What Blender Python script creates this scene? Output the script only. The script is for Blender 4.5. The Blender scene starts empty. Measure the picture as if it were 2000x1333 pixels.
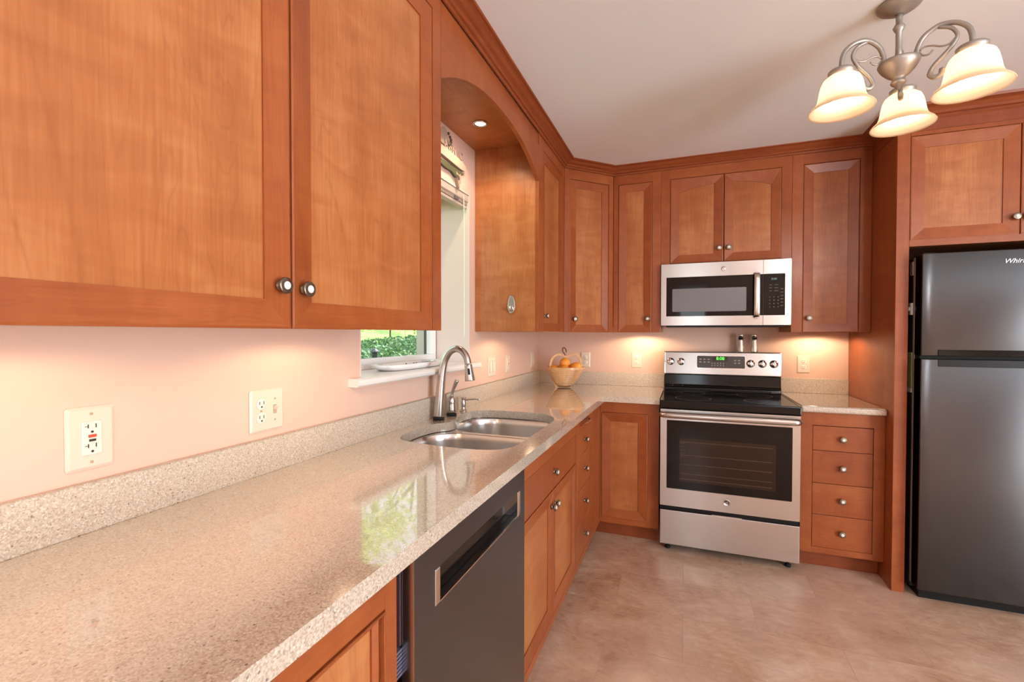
import bpy, bmesh, math, random
from mathutils import Vector, Matrix
random.seed(7)
S = bpy.context.scene
COL = S.collection
PI = math.pi

# ------------------------------------------------------------------ camera
cam_d = bpy.data.cameras.new('camera')
cam_d.sensor_width = 36.0
cam_d.lens = 895.92 / 2000 * 36
cam_d.clip_start = 0.02
cam = bpy.data.objects.new('camera', cam_d)
COL.objects.link(cam)
CAM = Vector((1.1133, -3.55, 1.3085))
fw = Vector((-0.35372828, 0.93520898, -0.0161392))
rt = Vector((0.935325243, 0.353787888, 0.000905574))
up = Vector((-0.00655676, 0.01477508, 0.99986934))
cam.matrix_world = Matrix(((rt.x, up.x, -fw.x, CAM.x), (rt.y, up.y, -fw.y, CAM.y), (rt.z, up.z, -fw.z, CAM.z), (0, 0, 0, 1)))
S.camera = cam

# ------------------------------------------------------------------ view, world, sun, daylight and added fill
S.view_settings.view_transform = 'Standard'
S.view_settings.look = 'None'
S.view_settings.gamma = 1
S.view_settings.exposure = 0.45
S.view_settings.use_curve_mapping = False
S.cycles.use_denoising = True
S.cycles.max_bounces = 10
S.cycles.diffuse_bounces = 6
S.cycles.glossy_bounces = 5
S.cycles.transmission_bounces = 8
S.cycles.transparent_max_bounces = 12
S.cycles.sample_clamp_indirect = 6
S.cycles.caustics_reflective = False
S.cycles.caustics_refractive = False
W = bpy.data.worlds.new('world')
S.world = W
W.use_nodes = True
wn = W.node_tree
bg = wn.nodes['Background']
sky = wn.nodes.new('ShaderNodeTexSky')
sky.sky_type = 'HOSEK_WILKIE'
sky.sun_direction = Vector((0.35, 0.5, 0.8)).normalized()
sky.turbidity = 3.0
sky.ground_albedo = 0.3
skm = wn.nodes.new('ShaderNodeMix')
skm.data_type = 'RGBA'
skm.inputs[0].default_value = 0.55
skm.inputs[7].default_value = (0.42, 0.43, 0.42, 1)
wn.links.new(sky.outputs[0], skm.inputs[6])
wn.links.new(skm.outputs[2], bg.inputs[0])
bg.inputs[1].default_value = 5.0


def light(name, kind, loc, power, color, target=None, **kw):
    d = bpy.data.lights.new(name, kind)
    d.energy = power
    d.color = color
    for k, v in kw.items():
        setattr(d, k, v)
    o = bpy.data.objects.new(name, d)
    COL.objects.link(o)
    o.location = loc
    if target is not None:
        o.rotation_euler = (Vector(target) - Vector(loc)).to_track_quat('-Z', 'Y').to_euler()
    return o


light('sun', 'SUN', (0, 0, 10), 11.0, (1.0, 0.95, 0.85), target=(-3.5, -5.0, 2), angle=0.02)
DAY = (0.86, 0.94, 1.0)
light('patio_fill', 'AREA', (5.34, -4.3, 1.1), 190, DAY, target=(1.2, -3.0, 1.9), shape='RECTANGLE', size=1.7, size_y=2.1)  # fill lamp added behind the unseen patio window to brighten the room
light('daylight_rear', 'AREA', (1.25, -6.42, 1.45), 9, (0.82, 0.92, 1.0), target=(1.2, 0, 1.3), shape='RECTANGLE', size=0.45, size_y=1.6)  # area lamp added outside the unseen rear window to give its daylight

# ------------------------------------------------------------------ materials
M = {}


def mat(name):
    m = bpy.data.materials.new(name)
    m.use_nodes = True
    M[name] = m
    return m, m.node_tree, m.node_tree.nodes['Principled BSDF']


def simple(name, col, rough=0.5, metal=0.0, spec=0.5, coat=0.0, emis=None, estr=0, trans=0, ior=1.45):
    m, t, b = mat(name)
    b.inputs['Base Color'].default_value = (*col, 1)
    b.inputs['Roughness'].default_value = rough
    b.inputs['Metallic'].default_value = metal
    b.inputs['Specular IOR Level'].default_value = spec
    b.inputs['Coat Weight'].default_value = coat
    b.inputs['IOR'].default_value = ior
    b.inputs['Transmission Weight'].default_value = trans
    if emis:
        b.inputs['Emission Color'].default_value = (*emis, 1)
        b.inputs['Emission Strength'].default_value = estr
    return m


class NT:
    """small helper for node chains"""
    def __init__(s, t):
        s.t = t

    def n(s, kind, **kw):
        x = s.t.nodes.new('ShaderNode' + kind)
        for k, v in kw.items():
            setattr(x, k, v)
        return x

    def link(s, a, b):
        s.t.links.new(a, b)

    def math(s, op, a, b=None):
        x = s.n('Math', operation=op)
        for i, v in enumerate((a, b)):
            if v is None:
                continue
            if isinstance(v, (int, float)):
                x.inputs[i].default_value = v
            else:
                s.link(v, x.inputs[i])
        return x.outputs[0]

    def noise(s, vec, scale, detail=4, rough=0.5, dist=0.0):
        x = s.n('TexNoise')
        s.link(vec, x.inputs['Vector'])
        x.inputs['Scale'].default_value = scale
        x.inputs['Detail'].default_value = detail
        x.inputs['Roughness'].default_value = rough
        x.inputs['Distortion'].default_value = dist
        return x.outputs['Fac']

    def mapping(s, vec, scale=(1, 1, 1), loc=(0, 0, 0)):
        x = s.n('Mapping')
        s.link(vec, x.inputs['Vector'])
        x.inputs['Scale'].default_value = scale
        x.inputs['Location'].default_value = loc
        return x.outputs[0]

    def ramp(s, fac, stops, interp='LINEAR'):
        x = s.n('ValToRGB')
        s.link(fac, x.inputs[0])
        cr = x.color_ramp
        cr.interpolation = interp
        while len(cr.elements) < len(stops):
            cr.elements.new(0.5)
        for e, (p, c) in zip(cr.elements, stops):
            e.position = p
            e.color = (*c, 1) if len(c) == 3 else c
        return x.outputs[0]

    def mix(s, fac, a, b, blend='MIX'):
        x = s.n('Mix', data_type='RGBA', blend_type=blend)
        for sock, v in ((x.inputs[0], fac), (x.inputs[6], a), (x.inputs[7], b)):
            if isinstance(v, (int, float)):
                sock.default_value = v
            elif isinstance(v, tuple):
                sock.default_value = (*v, 1)
            else:
                s.link(v, sock)
        return x.outputs[2]


def wood(name, dark, mid, lite, lines=0.25, rough=0.38, figure=1.0):
    m, t, b = mat(name)
    h = NT(t)
    uv = h.n('UVMap').outputs[0]
    fine = h.noise(h.mapping(uv, (1, 0.035, 1)), 170, 5, 0.6)
    broad = h.noise(h.mapping(uv, (1, 0.13, 1)), 6.0 * figure, 3, 0.5, 0.6)
    blot = h.noise(h.mapping(uv, (1, 0.5, 1), (3.1, 1.7, 0)), 4.5, 3, 0.55, 0.2)
    curl = h.noise(h.mapping(uv, (0.35, 1.0, 1), (9.1, 4.7, 0)), 17, 2, 0.5, 0.8)
    v = h.math('ADD', h.math('MULTIPLY', fine, 0.30), h.math('MULTIPLY', broad, 0.40))
    v = h.math('ADD', v, h.math('MULTIPLY', blot, 0.38))
    v = h.math('ADD', v, h.math('MULTIPLY', h.math('SUBTRACT', curl, 0.5), 0.26))
    col = h.ramp(v, [(0.36, dark), (0.54, mid), (0.72, lite)])
    ring = h.math('SINE', h.math('MULTIPLY', broad, 90.0))
    ring = h.math('POWER', h.math('MAXIMUM', ring, 0.0), 16.0)
    ring = h.math('MULTIPLY', ring, h.math('MULTIPLY', blot, lines))
    col = h.mix(ring, col, tuple(c * 0.55 for c in dark))
    h.link(col, b.inputs['Base Color'])
    rr = h.math('ADD', h.math('MULTIPLY', fine, 0.12), rough - 0.06)
    h.link(rr, b.inputs['Roughness'])
    b.inputs['Specular IOR Level'].default_value = 0.28
    b.inputs['Coat Weight'].default_value = 0.32
    b.inputs['Coat Roughness'].default_value = 0.22
    bp = h.n('Bump')
    bp.inputs['Strength'].default_value = 0.04
    bp.inputs['Distance'].default_value = 0.002
    h.link(fine, bp.inputs['Height'])
    h.link(bp.outputs[0], b.inputs['Normal'])
    return m


wood('cherry_panel', (0.285, 0.080, 0.022), (0.39, 0.129, 0.039), (0.50, 0.202, 0.073), lines=0.30)
wood('cherry_frame', (0.225, 0.049, 0.0125), (0.30, 0.074, 0.019), (0.37, 0.106, 0.029), lines=0.25)
wood('cherry_trim', (0.175, 0.036, 0.011), (0.24, 0.055, 0.016), (0.30, 0.078, 0.023), lines=0.2)
wood('basket_wood', (0.45, 0.24, 0.11), (0.62, 0.37, 0.18), (0.72, 0.47, 0.25), lines=0.3, rough=0.45)


def stone(name='quartz', polished=True):
    m, t, b = mat(name)
    h = NT(t)
    co = h.n('TexCoord').outputs['Object']
    vor = h.n('TexVoronoi', feature='F1')
    h.link(co, vor.inputs['Vector'])
    vor.inputs['Scale'].default_value = 380
    sep = h.n('SeparateColor')
    h.link(vor.outputs['Color'], sep.inputs[0])
    c1 = h.ramp(sep.outputs[0], [(0.0, (0.40, 0.31, 0.24)), (0.05, (0.47, 0.385, 0.30)), (0.3, (0.56, 0.475, 0.385)), (0.62, (0.61, 0.535, 0.445)), (0.86, (0.66, 0.59, 0.51)), (0.95, (0.72, 0.66, 0.59))], 'CONSTANT')
    vor2 = h.n('TexVoronoi', feature='F1')
    h.link(co, vor2.inputs['Vector'])
    vor2.inputs['Scale'].default_value = 190
    sep2 = h.n('SeparateColor')
    h.link(vor2.outputs['Color'], sep2.inputs[0])
    spots = h.ramp(sep2.outputs[1], [(0.0, (1, 1, 1)), (0.055, (0, 0, 0))], 'CONSTANT')
    near = h.ramp(vor2.outputs['Distance'], [(0.0, (1, 1, 1)), (0.35, (0, 0, 0))], 'CONSTANT')
    k = h.math('MULTIPLY', h.math('MULTIPLY', spots, near), 0.75)
    tint = h.ramp(sep2.outputs[2], [(0.0, (0.07, 0.06, 0.05)), (0.35, (0.30, 0.15, 0.07)), (0.7, (0.42, 0.33, 0.25))], 'CONSTANT')
    col = h.mix(k, c1, tint)
    big = h.noise(co, 14, 3)
    col = h.mix(h.math('MULTIPLY', big, 0.16), col, (0.62, 0.50, 0.38))
    h.link(col, b.inputs['Base Color'])
    b.inputs['Roughness'].default_value = 0.13 if polished else 0.42
    b.inputs['IOR'].default_value = 1.6
    b.inputs['Coat Weight'].default_value = 1.0 if polished else 0.0
    b.inputs['Coat IOR'].default_value = 1.7
    b.inputs['Coat Roughness'].default_value = 0.03


stone()
stone('quartz_honed', False)


def floor_mat():
    m, t, b = mat('floor_tile')
    h = NT(t)
    co = h.n('TexCoord').outputs['Object']
    br = h.n('TexBrick', offset=0.5, squash=1.0)
    h.link(h.mapping(co, (1, 1, 1), (0.13, 0.07, 0)), br.inputs['Vector'])
    br.inputs['Scale'].default_value = 1.0
    br.inputs['Brick Width'].default_value = 0.62
    br.inputs['Row Height'].default_value = 0.31
    br.inputs['Mortar Size'].default_value = 0.0022
    br.inputs['Mortar Smooth'].default_value = 0.6
    br.inputs['Color1'].default_value = (0, 0, 0, 1)
    br.inputs['Color2'].default_value = (1, 1, 1, 1)
    br.inputs['Mortar'].default_value = (0.5, 0.5, 0.5, 1)
    shift = h.n('VectorMath', operation='MULTIPLY_ADD')
    h.link(br.outputs['Color'], shift.inputs[0])
    shift.inputs[1].default_value = (5, 3, 2)
    h.link(co, shift.inputs[2])
    n1 = h.noise(shift.outputs[0], 3.6, 6, 0.62, 0.9)
    n2 = h.noise(h.mapping(shift.outputs[0], (1, 1.8, 1)), 14, 6, 0.7, 1.2)
    v = h.math('ADD', h.math('MULTIPLY', n1, 0.62), h.math('MULTIPLY', n2, 0.38))
    col = h.ramp(v, [(0.33, (0.34, 0.18, 0.105)), (0.44, (0.53, 0.33, 0.215)), (0.54, (0.65, 0.45, 0.315)), (0.66, (0.79, 0.62, 0.48))])
    n3 = h.noise(co, 1.4, 3, 0.5, 0.5)
    col = h.mix(h.ramp(n3, [(0.42, (0, 0, 0)), (0.65, (0.5, 0.5, 0.5))]), col, (0.62, 0.44, 0.36))
    col = h.mix(h.math('MULTIPLY', br.outputs['Fac'], 0.35), col, (0.37, 0.22, 0.14))
    h.link(col, b.inputs['Base Color'])
    rr = h.math('ADD', h.math('MULTIPLY', n2, 0.18), 0.22)
    h.link(rr, b.inputs['Roughness'])
    b.inputs['Coat Weight'].default_value = 0.2
    b.inputs['Coat Roughness'].default_value = 0.25
    bp = h.n('Bump')
    bp.inputs['Strength'].default_value = 0.05
    bp.inputs['Distance'].default_value = 0.004
    h.link(n2, bp.inputs['Height'])
    h.link(bp.outputs[0], b.inputs['Normal'])


floor_mat()


def paint(name, col, rough=0.6):
    m, t, b = mat(name)
    h = NT(t)
    co = h.n('TexCoord').outputs['Object']
    n = h.noise(co, 160, 3)
    c = h.mix(h.math('MULTIPLY', h.noise(co, 1.3, 2), 0.12), col, tuple(x * 0.93 for x in col))
    h.link(c, b.inputs['Base Color'])
    b.inputs['Roughness'].default_value = rough
    b.inputs['Specular IOR Level'].default_value = 0.3
    bp = h.n('Bump')
    bp.inputs['Strength'].default_value = 0.03
    bp.inputs['Distance'].default_value = 0.001
    h.link(n, bp.inputs['Height'])
    h.link(bp.outputs[0], b.inputs['Normal'])


paint('wall_paint', (0.70, 0.485, 0.39))
paint('ceiling_paint', (0.79, 0.825, 0.865), 0.8)
paint('reveal_paint', (0.74, 0.62, 0.56), 0.5)
paint('white_trim', (0.82, 0.80, 0.79), 0.35)


def brushed(name, col, rough, aniso=0.75, rot=0.25, bump=0.0):
    m, t, b = mat(name)
    h = NT(t)
    co = h.n('TexCoord').outputs['Object']
    n = h.noise(h.mapping(co, (0.02, 0.02, 1)), 900, 2)
    h.link(h.mix(h.math('MULTIPLY', n, 0.25), col, tuple(x * 0.8 for x in col)), b.inputs['Base Color'])
    b.inputs['Metallic'].default_value = 1
    b.inputs['Roughness'].default_value = rough
    b.inputs['Anisotropic'].default_value = aniso
    b.inputs['Anisotropic Rotation'].default_value = rot
    tg = h.n('Tangent', direction_type='RADIAL', axis='Z')
    h.link(tg.outputs[0], b.inputs['Tangent'])
    if bump:
        bp = h.n('Bump')
        bp.inputs['Strength'].default_value = bump
        bp.inputs['Distance'].default_value = 0.01
        h.link(h.noise(co, 3.5, 1), bp.inputs['Height'])
        h.link(bp.outputs[0], b.inputs['Normal'])


brushed('stainless', (0.60, 0.575, 0.55), 0.27, bump=0.06)
brushed('slate_steel', (0.19, 0.215, 0.245), 0.30, bump=0.08)
brushed('fridge_steel', (0.098, 0.100, 0.104), 0.24, bump=0.05)
brushed('sink_steel', (0.66, 0.65, 0.64), 0.24, aniso=0.5)
simple('nickel', (0.60, 0.56, 0.52), 0.25, 1.0)
simple('faucet_steel', (0.55, 0.51, 0.48), 0.24, 1.0)
simple('chrome', (0.80, 0.79, 0.78), 0.09, 1.0)
simple('lamp_metal', (0.36, 0.325, 0.29), 0.42, 0.65)
simple('antique_brass', (0.23, 0.19, 0.145), 0.32, 1.0)
simple('ceramic_white', (0.85, 0.82, 0.76), 0.2)
simple('plate_plastic', (0.70, 0.585, 0.48), 0.35)
simple('device_plastic', (0.78, 0.68, 0.61), 0.3)
simple('slot_dark', (0.03, 0.025, 0.02), 0.6)
simple('slot_tan', (0.45, 0.33, 0.22), 0.6)
simple('red_button', (0.62, 0.07, 0.04), 0.4)
simple('black_enamel', (0.007, 0.006, 0.005), 0.10, spec=0.35)
simple('black_matte', (0.012, 0.011, 0.010), 0.6, spec=0.2)
simple('black_plastic', (0.016, 0.016, 0.016), 0.4, spec=0.2)
simple('display_black', (0.045, 0.035, 0.03), 0.2)
simple('display_window', (0.025, 0.006, 0.004), 0.2)
simple('led_green', (0.0, 0.05, 0.0), 0.5, emis=(0.1, 1.0, 0.06), estr=1.6)
simple('led_pale', (0.05, 0.08, 0.08), 0.5, emis=(0.35, 0.7, 0.65), estr=0.25)
simple('print_grey', (0.33, 0.30, 0.27), 0.5)
simple('print_dim', (0.055, 0.045, 0.042), 0.5)
simple('logo_silver', (0.62, 0.60, 0.58), 0.25, 1.0)
simple('glass_black', (0.008, 0.005, 0.004), 0.04, spec=0.3)
simple('oven_window', (0.026, 0.013, 0.008), 0.06, spec=0.3)
simple('mesh_grey', (0.16, 0.15, 0.155), 0.32, spec=0.6)
simple('fridge_side', (0.045, 0.043, 0.043), 0.45)
simple('gasket', (0.40, 0.35, 0.32), 0.5)
simple('rack_wire', (0.20, 0.14, 0.10), 0.35, 1.0)
simple('paper_green', (0.42, 0.50, 0.20), 0.7)
simple('paper_white', (0.80, 0.78, 0.74), 0.6)
simple('tan_print', (0.50, 0.40, 0.30), 0.6)
simple('vinyl_white', (0.84, 0.83, 0.83), 0.3)
simple('marble_white', (0.82, 0.79, 0.77), 0.22)
simple('blind_white', (0.52, 0.44, 0.37), 0.45)
simple('cord_white', (0.85, 0.82, 0.78), 0.6)
simple('tray_white', (0.85, 0.84, 0.84), 0.18)
simple('tray_dark', (0.12, 0.11, 0.12), 0.4)
simple('silver_dish', (0.75, 0.77, 0.8), 0.15, 1.0)
simple('casing_beige', (0.50, 0.46, 0.40), 0.6)
simple('casing_dark', (0.05, 0.045, 0.04), 0.6)
simple('sign_cream', (0.40, 0.29, 0.215), 0.6)
simple('sign_letter', (0.36, 0.25, 0.19), 0.7)
simple('sign_dark', (0.10, 0.07, 0.045), 0.6)
simple('sign_green', (0.075, 0.075, 0.035), 0.6)
simple('stem_brown', (0.16, 0.075, 0.03), 0.5)
simple('bronze_dark', (0.035, 0.045, 0.055), 0.5)
simple('bark', (0.11, 0.075, 0.05), 0.9)
simple('hinge_blue', (0.10, 0.11, 0.17), 0.4)
simple('spacer_plum', (0.07, 0.04, 0.055), 0.4)
simple('opal_glass', (0.85, 0.84, 0.82), 0.4)
simple('bulb_glow', (1, 1, 1), 0.5, emis=(1.0, 0.90, 0.76), estr=14)
simple('puck_glow', (1, 1, 1), 0.5, emis=(1.0, 0.86, 0.66), estr=4)


def shade_glass():
    m, t, b = mat('shade_glass')
    h = NT(t)
    co = h.n('TexCoord').outputs['Object']
    out = t.nodes['Material Output']
    b.inputs['Base Color'].default_value = (0.86, 0.66, 0.47, 1)
    b.inputs['Roughness'].default_value = 0.25
    tr = h.n('BsdfTranslucent')
    tr.inputs[0].default_value = (1.0, 0.92, 0.77, 1)
    mx = h.n('MixShader')
    mx.inputs[0].default_value = 0.55
    h.link(b.outputs[0], mx.inputs[1])
    h.link(tr.outputs[0], mx.inputs[2])
    h.link(mx.outputs[0], out.inputs[0])


shade_glass()


def pane_glass():
    m, t, b = mat('pane_glass')
    h = NT(t)
    out = t.nodes['Material Output']
    tp = h.n('BsdfTransparent')
    tp.inputs[0].default_value = (0.97, 0.985, 0.98, 1)
    gl = h.n('BsdfGlossy')
    gl.inputs['Roughness'].default_value = 0.02
    lw = h.n('LayerWeight')
    lw.inputs[0].default_value = 0.5
    fac = h.math('ADD', h.math('MULTIPLY', h.math('POWER', lw.outputs['Facing'], 5.0), 0.5), 0.03)
    mx = h.n('MixShader')
    h.link(fac, mx.inputs[0])
    h.link(tp.outputs[0], mx.inputs[1])
    h.link(gl.outputs[0], mx.inputs[2])
    h.link(mx.outputs[0], out.inputs[0])


pane_glass()


def leafy(name, c1, c2, c3, trans=0.35):
    m, t, b = mat(name)
    h = NT(t)
    out = t.nodes['Material Output']
    geo = h.n('NewGeometry')
    col = h.ramp(geo.outputs['Random Per Island'], [(0.0, c1), (0.5, c2), (1.0, c3)])
    h.link(col, b.inputs['Base Color'])
    b.inputs['Roughness'].default_value = 0.5
    tr = h.n('BsdfTranslucent')
    h.link(col, tr.inputs[0])
    mx = h.n('MixShader')
    mx.inputs[0].default_value = trans
    h.link(b.outputs[0], mx.inputs[1])
    h.link(tr.outputs[0], mx.inputs[2])
    h.link(mx.outputs[0], out.inputs[0])


leafy('leaf_ivy', (0.028, 0.095, 0.045), (0.075, 0.20, 0.08), (0.17, 0.29, 0.12), 0.2)
leafy('leaf_tree', (0.22, 0.36, 0.08), (0.36, 0.50, 0.15), (0.52, 0.62, 0.26), 0.5)


def lawn():
    m, t, b = mat('lawn_grass')
    h = NT(t)
    co = h.n('TexCoord').outputs['Object']
    n = h.noise(co, 6, 6, 0.7)
    h.link(h.ramp(n, [(0.3, (0.10, 0.24, 0.05)), (0.6, (0.24, 0.42, 0.11)), (0.8, (0.36, 0.52, 0.18))]), b.inputs['Base Color'])
    b.inputs['Roughness'].default_value = 0.9


lawn()


def orange_mat():
    m, t, b = mat('orange_skin')
    h = NT(t)
    co = h.n('TexCoord').outputs['Object']
    n = h.noise(co, 24, 2)
    h.link(h.ramp(n, [(0.3, (0.72, 0.25, 0.025)), (0.7, (0.86, 0.36, 0.05))]), b.inputs['Base Color'])
    b.inputs['Roughness'].default_value = 0.4
    bp = h.n('Bump')
    bp.inputs['Strength'].default_value = 0.25
    bp.inputs['Distance'].default_value = 0.001
    h.link(h.noise(co, 260, 2), bp.inputs['Height'])
    h.link(bp.outputs[0], b.inputs['Normal'])


orange_mat()

# ------------------------------------------------------------------ mesh building
GR = {'x': Vector((1, 0, 0)), 'y': Vector((0, 1, 0)), 'z': Vector((0, 0, 1))}


class Frame:
    """local frame of a cabinet face: a along the face, d outward, z up"""
    def __init__(s, o, u, n):
        s.o, s.u, s.n = Vector(o), Vector(u).normalized(), Vector(n).normalized()

    def p(s, a, d, z):
        return s.o + s.u * a + s.n * d + Vector((0, 0, z))

    def grain(s, g):
        return {'a': s.u, 'd': s.n, 'z': Vector((0, 0, 1))}.get(g) or GR[g]


WORLD = Frame((0, 0, 0), (1, 0, 0), (0, 1, 0))
LEFT = Frame((0, 0, 0), (0, 1, 0), (1, 0, 0))       # a = y, d = x
BACK = Frame((0, 0, 0), (1, 0, 0), (0, -1, 0))      # a = x, d = -y


class MB:
    def __init__(s, F=WORLD):
        s.F = F
        s.v, s.f, s.g, s.sm = [], [], [], []

    def face(s, pts, grain='z', smooth=False):
        i = len(s.v)
        s.v += [Vector(p) for p in pts]
        s.f.append(list(range(i, i + len(pts))))
        s.g.append(s.F.grain(grain) if isinstance(grain, str) else grain)
        s.sm.append(smooth)

    def box(s, a0, a1, d0, d1, z0, z1, grain='z'):
        P = s.F.p
        i = len(s.v)
        for a in (a0, a1):
            for d in (d0, d1):
                for z in (z0, z1):
                    s.v.append(P(a, d, z))
        for q in ((0, 1, 3, 2), (4, 6, 7, 5), (0, 4, 5, 1), (2, 3, 7, 6), (0, 2, 6, 4), (1, 5, 7, 3)):
            s.f.append([i + k for k in q])
            s.g.append(s.F.grain(grain))
            s.sm.append(False)
        return s

    def prism(s, poly, h0, h1, axis='d', grain='z', smooth=False):
        """poly in the face plane (a,z) extruded along d (axis='d'), or (a,d) along z (axis='z'), or (d,z) along a."""
        def P(q, h):
            if axis == 'd':
                return s.F.p(q[0], h, q[1])
            if axis == 'z':
                return s.F.p(q[0], q[1], h)
            return s.F.p(h, q[0], q[1])
        i, n = len(s.v), len(poly)
        s.v += [P(q, h0) for q in poly] + [P(q, h1) for q in poly]
        g = s.F.grain(grain)
        s.f.append([i + k for k in range(n)][::-1]); s.g.append(g); s.sm.append(False)
        s.f.append([i + n + k for k in range(n)]); s.g.append(g); s.sm.append(False)
        for k in range(n):
            l = (k + 1) % n
            s.f.append([i + k, i + l, i + n + l, i + n + k]); s.g.append(g); s.sm.append(smooth)
        return s

    def loft(s, rings, closed=True, cap0=True, cap1=True, smooth=True, grain='z'):
        i0 = len(s.v)
        n = len(rings[0])
        for r in rings:
            s.v += [Vector(p) for p in r]
        g = s.F.grain(grain) if isinstance(grain, str) else grain
        for k in range(len(rings) - 1):
            for j in range(n if closed else n - 1):
                l = (j + 1) % n
                s.f.append([i0 + k * n + j, i0 + k * n + l, i0 + (k + 1) * n + l, i0 + (k + 1) * n + j])
                s.g.append(g); s.sm.append(smooth)
        if cap0:
            s.f.append([i0 + j for j in range(n)][::-1]); s.g.append(g); s.sm.append(False)
        if cap1:
            s.f.append([i0 + (len(rings) - 1) * n + j for j in range(n)]); s.g.append(g); s.sm.append(False)
        return s

    def lathe(s, prof, c=(0, 0, 0), axis=(0, 0, 1), seg=24, cap0=True, cap1=True, smooth=True):
        ax = Vector(axis).normalized()
        e1 = ax.orthogonal().normalized()
        e2 = ax.cross(e1)
        c = Vector(c)
        rings = []
        for r, h in prof:
            rings.append([c + ax * h + (e1 * math.cos(t) + e2 * math.sin(t)) * r for t in (2 * PI * k / seg for k in range(seg))])
        return s.loft(rings, True, cap0, cap1, smooth)

    def tube(s, pts, rad, seg=10, cap=True, flat=None):
        pts = [Vector(p) for p in pts]
        n = len(pts)
        rs = rad if isinstance(rad, (list, tuple)) else [rad] * n
        rings = []
        t0 = (pts[1] - pts[0]).normalized()
        e1 = t0.orthogonal().normalized()
        for k in range(n):
            t = (pts[min(k + 1, n - 1)] - pts[max(k - 1, 0)]).normalized()
            e1 = (e1 - t * e1.dot(t)).normalized()
            e2 = t.cross(e1)
            rings.append([pts[k] + (e1 * math.cos(q) + e2 * math.sin(q)) * rs[k] for q in (2 * PI * j / seg for j in range(seg))])
        return s.loft(rings, True, cap, cap, True)

    def build(s, name, m, parent=None, base=None, bevel=0.0, seg=2, angle=0.6, weld=True):
        base = Vector(base) if base is not None else (root_loc(parent) if parent else Vector((0, 0, 0)))
        me = bpy.data.meshes.new(name)
        me.from_pydata([tuple(v - base) for v in s.v], [], s.f)
        uv = me.uv_layers.new(name='UVMap')
        off = Vector((random.uniform(0, 20), random.uniform(0, 20)))
        for p, g, sm in zip(me.polygons, s.g, s.sm):
            n = p.normal
            al = g - n * g.dot(n)
            if al.length < 0.2:
                al = n.orthogonal()
            al.normalize()
            ac = n.cross(al)
            for li in p.loop_indices:
                co = me.vertices[me.loops[li].vertex_index].co
                uv.data[li].uv = (co.dot(ac) + off.x + n.dot(Vector((1.7, 2.3, 3.1))), co.dot(al) + off.y)
            p.use_smooth = sm
        bm = bmesh.new()
        bm.from_mesh(me)
        if weld:
            bmesh.ops.remove_doubles(bm, verts=bm.verts, dist=1e-6)
        bmesh.ops.recalc_face_normals(bm, faces=bm.faces)
        bm.to_mesh(me)
        bm.free()
        me.materials.append(M[m])
        o = bpy.data.objects.new(name, me)
        COL.objects.link(o)
        if parent:
            o.parent = parent
        else:
            o.location = base
        if bevel:
            b = o.modifiers.new('bevel', 'BEVEL')
            b.width = bevel
            b.segments = seg
            b.limit_method = 'ANGLE'
            b.angle_limit = angle
            b.harden_normals = False
        return o


def root_loc(o):
    L = Vector((0, 0, 0))
    while o is not None:
        L += o.location
        o = o.parent
    return L


def tag(o, label=None, cat=None, group=None, kind=None):
    if label: o['label'] = label
    if cat: o['category'] = cat
    if group: o['group'] = group
    if kind: o['kind'] = kind
    return o


def thing(name, loc, label, cat, group=None):
    o = bpy.data.objects.new(name, None)
    o.empty_display_size = 0.05
    COL.objects.link(o)
    o.location = loc
    return tag(o, label, cat, group)


def struct(name, mb, m, label=None, parent=None, **kw):
    o = mb.build(name, m, parent, **kw)
    if parent is None:
        tag(o, label, name.split('_')[0], kind='structure')
    return o


def text(name, body, size, F, a, d, z, m, parent, extrude=0.0006, align='CENTER', shear=0.0):
    c = bpy.data.curves.new(name, 'FONT')
    c.body = body
    c.size = size
    c.extrude = extrude
    c.align_x = align
    c.align_y = 'CENTER'
    c.shear = shear
    c.materials.append(M[m])
    o = bpy.data.objects.new(name, c)
    COL.objects.link(o)
    u, n = F.u, F.n
    zz = Vector((0, 0, 1))
    R = Matrix(((u.x, zz.x, n.x), (u.y, zz.y, n.y), (u.z, zz.z, n.z)))
    L = F.p(a, d, z) - (root_loc(parent) if parent else Vector((0, 0, 0)))
    return to_mesh(o, name, m, parent, L, R.to_euler())


def to_mesh(o, name, m, parent, L, rot):
    """turn a text curve into a mesh part"""
    bpy.context.view_layer.update()
    me = bpy.data.meshes.new_from_object(o.evaluated_get(bpy.context.evaluated_depsgraph_get()))
    cu_ = o.data
    bpy.data.objects.remove(o)
    bpy.data.curves.remove(cu_)
    me.materials.clear()
    me.materials.append(M[m])
    me.name = name
    q = bpy.data.objects.new(name, me)
    COL.objects.link(q)
    q.parent = parent
    q.location = L
    q.rotation_euler = rot
    return q


def rrect(a0, a1, b0, b1, r, seg=5):
    if not isinstance(r, (list, tuple)):
        r = [r] * 4
    out = []
    for (ca, cb, q, rr) in ((a1 - r[0], b1 - r[0], 0, r[0]), (a0 + r[1], b1 - r[1], 1, r[1]), (a0 + r[2], b0 + r[2], 2, r[2]), (a1 - r[3], b0 + r[3], 3, r[3])):
        for k in range(seg + 1):
            t = (q + k / seg) * PI / 2
            out.append((ca + rr * math.cos(t), cb + rr * math.sin(t)))
    return out


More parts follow.
